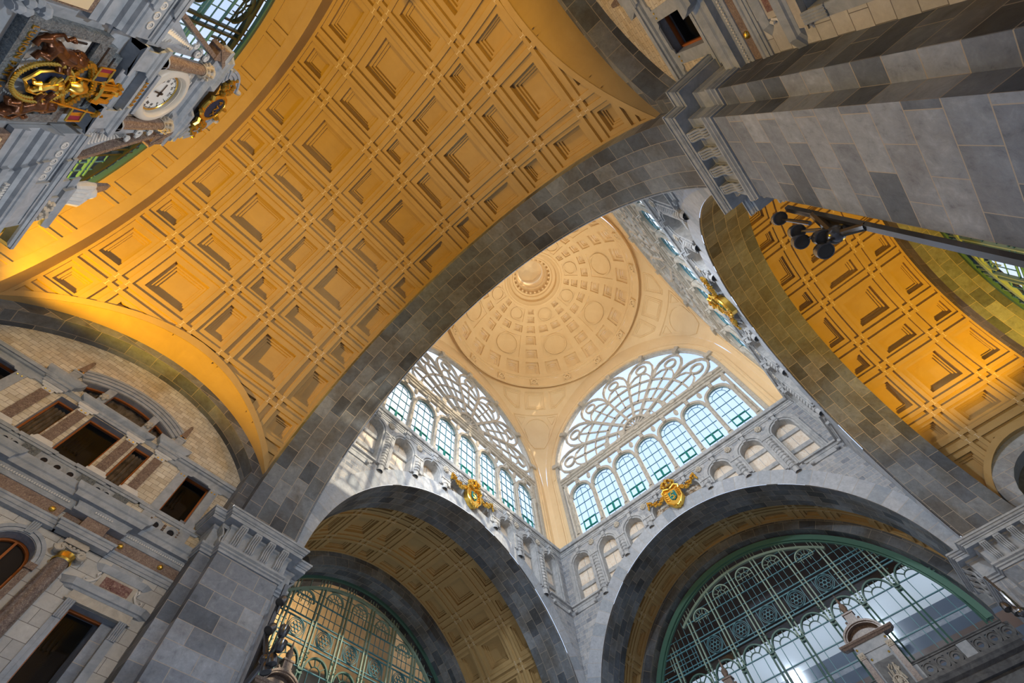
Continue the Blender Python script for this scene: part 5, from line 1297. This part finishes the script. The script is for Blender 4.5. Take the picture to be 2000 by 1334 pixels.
for rr, w, n1 in ((1.16, .12, .30), (1.28, .12, .38), (1.38, .08, .44)):
    arc(mb, FK, 0, 18.12, rr, 8, 62, w, -.6, n1, 14, rz=rr * .98); arc(mb, FK, 0, 18.12, rr, 118, 172, w, -.6, n1, 14, rz=rr * .98)
    bar(mb, FK, (-rr, 18.1), (-rr + .3, 18.3), w, -.5, n1); bar(mb, FK, (rr, 18.1), (rr - .3, 18.3), w, -.5, n1)
mb.build('broken_pediment', 'grey', r)
mb = MB(); boxF(mb, FK, -.7, .7, 18.1, 18.35, -.6, -.1); mb.face([FK(1.1 * math.cos(rad(t)), 18.1 + 1.1 * math.sin(rad(t)), -.4) for t in range(0, 181, 10)]); mb.build('tympanum', 'dark', r)
mb = MB(); ball(mb, FK(-.62, 19.5, .3), .12, 8, None, (1, .8, 1.3)); ball(mb, FK(.62, 19.5, .3), .12, 8, None, (1, .8, 1.3)); mb.build('finial_knobs', 'warm', r)
# round stone bezel + clock
r = K('clock', 'white-faced round clock with roman numerals and black hands in a gilt rim', 'clock')
CC = (0.0, 16.22)
def ringlathe(prof, name, mt):
    mb = MB(); lathe(mb, [(a, b * .42) for a, b in prof], (XW, CC[0], CC[1]), 48, None, 'x'); return mb.build(name, mt, r, smooth=True)
ringlathe([(.90, -.34), (.90, -.0), (.86, .16), (.78, .26), (.70, .24), (.66, .14), (.65, .04), (.62, .04), (.62, -.10), (.60, -.14)], 'stone_bezel', 'bezel')
ringlathe([(.60, -.13), (.60, -.09), (.565, -.08), (.55, -.13)], 'gilt_rim', 'gold')
mb = MB(); mb.face([(XW - .056, CC[0] + .6 * math.cos(rad(t)), CC[1] + .6 * math.sin(rad(t))) for t in range(0, 360, 8)]); mb.build('dial', 'enamel', r)
mb = MB(); FD = lambda u, z, n=0: (XW - .052 + n, CC[0] + u, CC[1] + z)
for i in range(60):
    a = rad(6 * i); r0 = .50 if i % 5 else .47; bar(mb, FD, (r0 * math.cos(a), r0 * math.sin(a)), (.54 * math.cos(a), .54 * math.sin(a)), .014 if i % 5 else .03, 0, .004)
mb.build('minute_marks', 'black', r)
for i, t_ in enumerate(('XII', 'I', 'II', 'III', 'IIII', 'V', 'VI', 'VII', 'VIII', 'IX', 'X', 'XI')):
    a = rad(90 - 30 * i); o = text(t_, .115, (0, 0, 0), 'numeral', 'black', r, .002, 1.0)
    b = a - PI / 2; m_ = Matrix.Translation((XW - .05, CC[0] + .40 * math.cos(a), CC[1] + .40 * math.sin(a))) @ Matrix.Rotation(b, 4, 'X'); o.data.transform(m_)
mb = MB(); 
bar(mb, FD, (.0, .0), (-.30, .04), .03, .012, .02); bar(mb, FD, (0, 0), (-.05, -.28), .04, .02, .03); 
bar(mb, FD, (0, 0), (.12, -.02), .05, .012, .02); bar(mb, FD, (0, 0), (.02, .1), .06, .02, .03)
arc(mb, FD, 0, 0, .02, 0, 360, .05, .0, .035, 12); mb.build('hands', 'black', r)
for s, sd in ((-1, 'upper'), (1, 'lower')):
    r = K('marble_colonnette', 'short brown marble column on the %s side of the clock face' % sd, 'column', 'columns flanking the clock')
    u = s * 1.02; c = FK(u, 0, .02); mb = MB(); lathe(mb, [(.16, 15.28), (.165, 15.8), (.15, 17.0)], c, 16); mb.build('shaft', 'brown', r, smooth=True)
    mb = MB(); lathe(mb, [(.22, 15.16), (.22, 15.22), (.18, 15.25), (.17, 15.3)], c, 16); mb.build('base', 'grey', r, smooth=True)
    mb = MB(); lathe(mb, [(.16, 17.0), (.19, 17.02), (.16, 17.06), (.17, 17.2), (.24, 17.34)], c, 16)
    for j in range(8):
        for z, q in ((17.1, .19), (17.22, .23)): ball(mb, (c[0] + q * math.cos(.785 * j), c[1] + q * math.sin(.785 * j), z), .05, 6)
    boxF(mb, FK, u - .22, u + .22, 17.32, 17.38, -.2, .24); mb.build('leafy_capital', 'warm', r, smooth=True)
    r = K('scroll_buttress', 'carved leafy scroll buttress under a sloping coping on the %s side of the clock' % sd, 'carving', 'scroll buttresses beside the clock')
    mb = MB(); pts = [(1.25, 14.6), (2.3, 14.6), (1.95, 15.3), (1.5, 16.2), (1.4, 17.0), (1.25, 17.0)]
    for n in (-.6, -.2): mb.face([FK(s * a, b, n) for a, b in pts])
    for a, b in zip(pts, pts[1:]): mb.face([FK(s * a[0], a[1], -.6), FK(s * b[0], b[1], -.6), FK(s * b[0], b[1], -.2), FK(s * a[0], a[1], -.2)])
    mb.build('body', 'grey', r)
    mb = MB(); bar(mb, FK, (s * 2.35, 14.7), (s * 1.45, 17.4), .12, -.7, .05); bar(mb, FK, (s * 1.62, 17.2), (s * 1.62, 18.0), .35, -.6, .1); bar(mb, FK, (s * 1.85, 17.2), (s * 1.2, 18.0), .12, -.6, .16); mb.build('coping', 'brown', r)
    mb = MB()
    for j in range(14): t = j / 13; tube(mb, [FK(s * (1.45 + .5 * t * .2), 14.75 + 1.3 * t, -.15), FK(s * (1.75 - .25 * t), 14.72 + 1.3 * t, -.05), FK(s * (1.85 - .3 * t), 14.9 + 1.25 * t, -.12)], [.03, .05, .02], 5)
    for cx_, cz_, R0 in ((1.42, 16.5, .16), (1.62, 16.2, .1), (1.36, 16.95, .12)): tube(mb, [FK(s * (cx_ + (R0 - R0 * j / 11) * math.cos(.8 * j)), cz_ + (R0 - R0 * j / 11) * math.sin(.8 * j), -.08) for j in range(10)], .04, 6)
    mb.build('leaf_carving', 'pale', r, smooth=True)
r = K('gilded_beam', 'carved beam with a gold wave pattern just under the clock face', 'beam')
mb = MB(); boxF(mb, FK, -.56, .56, 15.08, 15.34, -.3, .16); boxF(mb, FK, -.62, .62, 15.34, 15.46, -.3, .26); boxF(mb, FK, -.62, .62, 15.0, 15.08, -.3, .22)
for s in (-1, 1): tube(mb, [FK(s * (.62 + (.12 - .012 * j) * math.cos(.8 * j)), 15.1 + (.12 - .012 * j) * math.sin(.8 * j), .1) for j in range(9)], .035, 6)
mb.build('beam', 'grey', r)
mb = MB()
for i in range(9): u = -.48 + .12 * i; tube(mb, [FK(u - .05, 15.15, .18), FK(u, 15.27, .19), FK(u + .04, 15.2, .19), FK(u + .0, 15.15, .18)], .018, 5)
mb.build('wave_pattern', 'gold', r, smooth=True)
r = K('gilded_medallion', 'gilded oval medallion lettered PAX between clusters of golden fruit above the clock', 'medallion')
mb = MB(); MC = (.12, 18.86); mb.face([FK(MC[0] + .40 * math.cos(rad(t)), MC[1] + .46 * math.sin(rad(t)), .30) for t in range(0, 360, 12)]); mb.build('oval_field', 'navy', r)
mb = MB(); 
for t in range(0, 360, 9): ball(mb, FK(MC[0] + .42 * math.cos(rad(t)), MC[1] + .48 * math.sin(rad(t)), .32), .038, 6)
tube(mb, [FK(MC[0] + .47 * math.cos(rad(t)), MC[1] + .54 * math.sin(rad(t)), .26) for t in range(0, 361, 15)], .06, 6)
for a, b in ((-.3, -.45), (.1, -.55), (.45, -.4), (0, .55), (.3, .5)): tube(mb, [FK(MC[0] + a, MC[1] + b, .3), FK(MC[0] + a * 1.2, MC[1] + b * 1.15, .42), FK(MC[0] + a * 1.5, MC[1] + b * 1.1, .3)], .07, 6)
mb.build('pearl_rim', 'gold', r, smooth=True)
text('PAX', .30, (XW + .145, MC[0], MC[1] + .12), 'lettering', 'gold', r, .01)
for s in (-1, 1):
    mb = MB(); rnd = random.Random(5)
    for j in range(60): q = rnd.random(); ball(mb, FK(MC[0] + s * (.52 + .65 * q), 18.75 + .35 * math.sin(q * 3) * rnd.uniform(-1, 1) + .05, .2 + .2 * rnd.random()), rnd.uniform(.05, .09), 6)
    mb.build('fruit_cluster', 'gold', r, smooth=True)
# urns and end pedestals of the wings
for s, sd in ((-1, 'upper'), (1, 'lower')):
    r = K('draped_urn', 'pale carved scroll-and-shell ornament with pointed top on the %s end of the clock cornice' % sd, 'carving', 'carved ornaments on the cornice ends')
    u = s * 3.6; mb = MB(); boxF(mb, FK, u - .5, u + .45, 14.6, 15.2, -.5, .0); mould(mb, FK, u - .5, u + .45, [(15.18, -.3), (15.2, .06), (15.3, .12), (15.4, .14), (15.4, -.5)], 1, 1, None, 0); mb.build('pedestal', 'grey', r)
    mb = MB()
    for j in range(5): tube(mb, [FK(u - .3 + .14 * j, 15.42, .05), FK(u - .34 + .16 * j, 15.75, .22), FK(u - .25 + .12 * j, 16.1, .12), FK(u - .2 + .1 * j, 16.3, -.05)], [.09, .13, .09, .05], 8)
    ball(mb, FK(u, 16.1, 0), .24, 10); mb.build('shell', 'pale', r, smooth=True)
    mb = MB(); P = lambda h, z: [FK(u - h, z, -.1 - h), FK(u + h, z, -.1 - h), FK(u + h, z, -.1 + h), FK(u - h, z, -.1 + h)]; mb.box8(P(.2, 16.1) + P(.10, 16.95)); mb.box8(P(.10, 16.95) + P(.02, 17.1)); mb.build('pointed_top', 'brown', r)
    r = K('flower_carving', 'small carved flower cluster on the cornice end, %s side' % sd, 'carving', 'flower clusters on the cornice ends')
    mb = MB(); rnd = random.Random(2)
    for j in range(26): ball(mb, FK(s * (4.05 + rnd.uniform(-.3, .3)), 14.85 + rnd.uniform(-.2, .2), rnd.uniform(.1, .24)), rnd.uniform(.05, .1), 6)
    mb.build('flowers', 'warm', r, smooth=True); mb = MB(); boxF(mb, FK, s * 4.05 - .4, s * 4.05 + .4, 14.6, 15.15, -.4, .12); mould(mb, FK, s * 4.05 - .45, s * 4.05 + .45, [(15.1, -.3), (15.12, .2), (15.3, .3), (15.38, .3), (15.38, -.4)], 1, 1, None, 0); mb.build('block', 'grey', r)
# carved mask at far top-left corner
r = K('carved_mask', 'dark carved stone mask bracket beside the arms, at the very top left corner', 'carving')
mb = MB(); beastless = [ball(mb, FK(-1.42 + .12 * math.cos(j), 11.35 + .3 * math.sin(j * 1.7), .0 + .08 * math.sin(j)), .11, 8) for j in range(9)]
mb.build('head', 'grey', r, smooth=True)
# ------------------------------------------------------------ marble screens with parapets and pedimented niches below the hall windows
def screen(F, nm, us, fullpar):
    r = empty('marble_screen', 'dark marble gallery front below the %s' % nm, 'gallery')
    mb = MB(); boxF(mb, F, -9.9, 9.9, 4, 13.2, -1.2, -.5); boxF(mb, F, -9.9, 9.9, 12.2, 12.75, -.5, -.36); mb.build('wall', 'dark', r)
    mb = MB(); mould(mb, F, -9.9, 9.9, [(13.05, -.5), (13.07, -.3), (13.2, -.26), (13.22, -.34), (13.4, -.3), (13.5, -.1), (13.62, -.04), (13.7, .02), (13.86, .04), (13.86, -.6)], 0, 0); mb.build('cornice', 'dark', r)
    r = empty('stone_parapet', 'dark stone parapet with pierced rings in front of the %s' % nm, 'parapet')
    mb = MB(); mould(mb, F, -9.9, 9.9, [(14.62, -.5), (14.64, -.42), (14.68, -.36), (14.72, -.36), (14.77, -.32), (14.8, -.32), (14.8, -.62)], 0, 0); mb.build('rail', 'dark', r)
    u = -9.8; i = 0
    while u < 9.6:
        near = any(abs(u - a) < 1.3 for a in us)
        mb = MB(); arc(mb, F, u, 14.26, .19, 0, 360, .12, -.55, -.40, 16); arc(mb, F, u, 14.26, .27, 0, 360, .04, -.55, -.36, 16)
        for a, b, c, d in ((-.33, -.25, 13.86, 14.64), (.25, .33, 13.86, 14.64), (-.3, .3, 13.86, 13.98), (-.3, .3, 14.54, 14.64)): boxF(mb, F, u + a, u + b, c, d, -.55, -.40)
        if not near: mb.build('ring_panel', 'dark', r)
        i += 1; u += .67
        if i % 3 == 0:
            mb = MB(); boxF(mb, F, u - .33, u + .2, 13.86, 14.64, -.6, -.34)
            if not near: mb.build('pedestal', 'grey', r)
            u += .55
    for q, a in enumerate(us):
        r = empty('pedimented_niche', 'brown marble niche with arched pediment and pinnacle, %s, before the %s' % (('left one', 'right one')[(a > us[0]) ^ (nm[0:3] == 'far')] if len(us) > 1 else 'carved panel', nm), 'niche')
        mb = MB(); boxF(mb, F, a - .75, a + .75, 10, 15.9, -.5, -.15); boxF(mb, F, a - .9, a + .9, 15.85, 16.35, -.5, -.1); mb.build('body', 'grey', r)
        for s in (-1, 1):
            mb = MB(); boxF(mb, F, a + s * .8 - .14, a + s * .8 + .14, 10, 15.6, -.4, .0); mb.build('pilaster', 'brown', r)
            mb = MB(); boxF(mb, F, a + s * .8 - .17, a + s * .8 + .17, 15.6, 15.9, -.4, .03)
            for j in range(5): ball(mb, F(a + s * .8 - .12 + .06 * j, 15.68 + .1 * (j % 2), .03), .055, 6)
            mb.build('capital', 'warm', r)
            for z, q_ in ((16.12, .82), (15.5, .48)): mb = MB(); ball(mb, F(a + s * q_, z, -.08 if q_ > .6 else -.14), .06, 8); mb.build('gilt_boss', 'gold', r)
        mb = MB(); boxF(mb, F, a - .55, a + .55, 13.0, 15.3, -.2, -.1); mb.build('panel_field', 'dark', r)
        mb = MB(); rnd = random.Random(4)
        for j in range(40):
            t = j * .5; tube(mb, [F(a + (.12 + .3 * rnd.random()) * math.cos(t), 14.1 + 1.0 * math.sin(t * .9) * rnd.random(), -.1), F(a + .3 * math.cos(t + .4), 14.1 + 1.0 * math.sin(t * .9 + .3) * .9, -.02)], [.05, .03], 5)
        arc(mb, F, a, 14.1, .27, 0, 360, .06, -.12, .0, 18, rz=.38); ball(mb, F(a, 14.2, -.06), .14, 8)
        for j in range(4): ball(mb, F(a, 13.95 - .07 * j, -.02), .09 - .01 * j, 6)
        mb.build('carved_relief', 'warm', r)
        mb = MB(); mould(mb, F, a - 1.0, a + 1.0, [(16.3, -.5), (16.32, -.04), (16.4, .02), (16.42, .08), (16.5, .12), (16.52, .12), (16.52, -.5)], 1, 1, None, -.4)
        for r0, n1 in ((1.03, .12), (.94, .04)): arc(mb, F, a, 16.5, r0, 0, 180, .1, -.45, n1, 20, rz=r0 * .74)
        mb.face([F(a + .95 * math.cos(rad(t)), 16.5 + .7 * math.sin(rad(t)), -.3) for t in range(0, 181, 12)]); mb.build('arched_pediment', 'brown', r)
        mb = MB(); c = F(a, 0, -.2)
        boxF(mb, F, a - .42, a + .42, 17.2, 17.38, -.4, -.02); boxF(mb, F, a - .26, a + .26, 17.36, 17.8, -.4, -.0); boxF(mb, F, a - .32, a + .32, 17.8, 17.88, -.45, .05)
        lathe(mb, [(.22, 17.88), (.12, 17.98), (.17, 18.12), (.2, 18.25), (.15, 18.42), (.06, 18.5), (.08, 18.58), (.02, 19.0), (.001, 19.2)], c, 12)
        for s in (-1, 1): ball(mb, F(a + s * .36, 17.5, -.2), .09, 6)
        mb.build('pinnacle', 'brown', r)
screen(FY(15.5), 'far hall window', (-4.4, 3.7), True)
screen(FX(19.5), 'left arm window', (-4.8,), True)
# ------------------------------------------------------------ lamp clusters fixed to the piers
def lamps(label, rail, heads, hub):
    """rail: (x, y, z0, z1); heads: list of points; hub: where the arms meet"""
    r = empty('lamp_cluster', label, 'spotlights', None)
    x, y, z0, z1 = rail
    mb = MB(); mb.box8([(x - .07, y - .05, z0), (x + .07, y - .05, z0), (x + .07, y + .05, z0), (x - .07, y + .05, z0), (x - .07, y - .05, z1), (x + .07, y - .05, z1), (x + .07, y + .05, z1), (x - .07, y + .05, z1)]); mb.build('rail', 'steel', r)
    mb = MB(); h = Vector(hub); a = Vector((x, y, hub[2] - .6)); b = Vector((x, y, hub[2] + .9))
    mb.face([a, b, tuple(h + Vector((0, 0, .25))), tuple(h - Vector((0, 0, .2)))]); tube(mb, [a, h, b], .09, 8); ball(mb, h, .2, 10); mb.build('bracket', 'steel', r, smooth=True)
    for p, src, aim in heads:
        p = Vector(p); mb = MB(); tube(mb, [src, tuple(p)], [.05, .035], 6); mb.build('arm', 'steel', r)
        d = (Vector(aim) - p).normalized(); q = d.to_track_quat('Z', 'Y')
        prof = [(.001, -.16), (.10, -.14), (.15, -.05), (.165, .08), (.165, .17), (.14, .175)]
        mb = MB(); lathe(mb, prof, (0, 0, 0), 16); o = mb.build('lamp_head', 'steel', r, smooth=True); o.location = p; o.rotation_mode = 'QUATERNION'; o.rotation_quaternion = q
        mb = MB(); lathe(mb, [(.14, .165), (.08, .17), (.001, .172)], (0, 0, 0), 16); mb.build('lens', 'lens', o)
X_ = -10.45
hub = (X_, -9.78, 10.75)
lamps('five black spotlights on a steel rail of the nearest pier, before the golden vault', (-10.6, -10.03, 3, 12.6),
      [((X_, -9.80, 12.75), (X_, -9.9, 11.7), (X_ - 3, -9.2, 5)), ((X_, -9.60, 11.8), (X_, -9.85, 11.1), (X_ - 2.2, -9, 5)), ((X_, -9.40, 11.4), (X_, -9.8, 10.95), (X_ - 1.6, -8.6, 4)),
       ((X_ - .05, -9.6, 10.95), hub, (X_ - 2, -9, 4)), ((X_, -9.36, 10.6), hub, (X_ - 1.6, -8.6, 3))], hub)
hub = (-10.3, 9.6, 11.1)
lamps('cluster of six spotlights on a pole beside the lower left pier, before the green window', (-10.45, 9.98, 3, 13.9),
      [((X_, 10.0 - .2, 13.2), (-10.4, 9.95, 12.8), (X_ - 3, 9, 7)), ((X_, 9.75, 12.15), (-10.4, 9.9, 11.9), (X_ - 3, 9, 7)), ((-10.4, 8.9, 11.6), hub, (-10, 8, 20)), ((-10.4, 8.72, 11.05), hub, (-10, 7.5, 20)),
       ((-10.4, 8.95, 10.8), hub, (-9, 8, 4)), ((-10.4, 9.15, 10.65), hub, (-9, 8, 4))], hub)
hub = (9.95, -9.9, 12.3)
lamps('pair of spotlights on a slanting steel pole below the lower right capital', (10.1, -10.0, 3, 13.9), [((10.0, -9.66, 12.7), hub, (8, -9, 4)), ((10.0, -9.8, 12.45), hub, (8, -9, 3)), ((9.9, -9.9, 11.9), hub, (8, -9, 2))], hub)
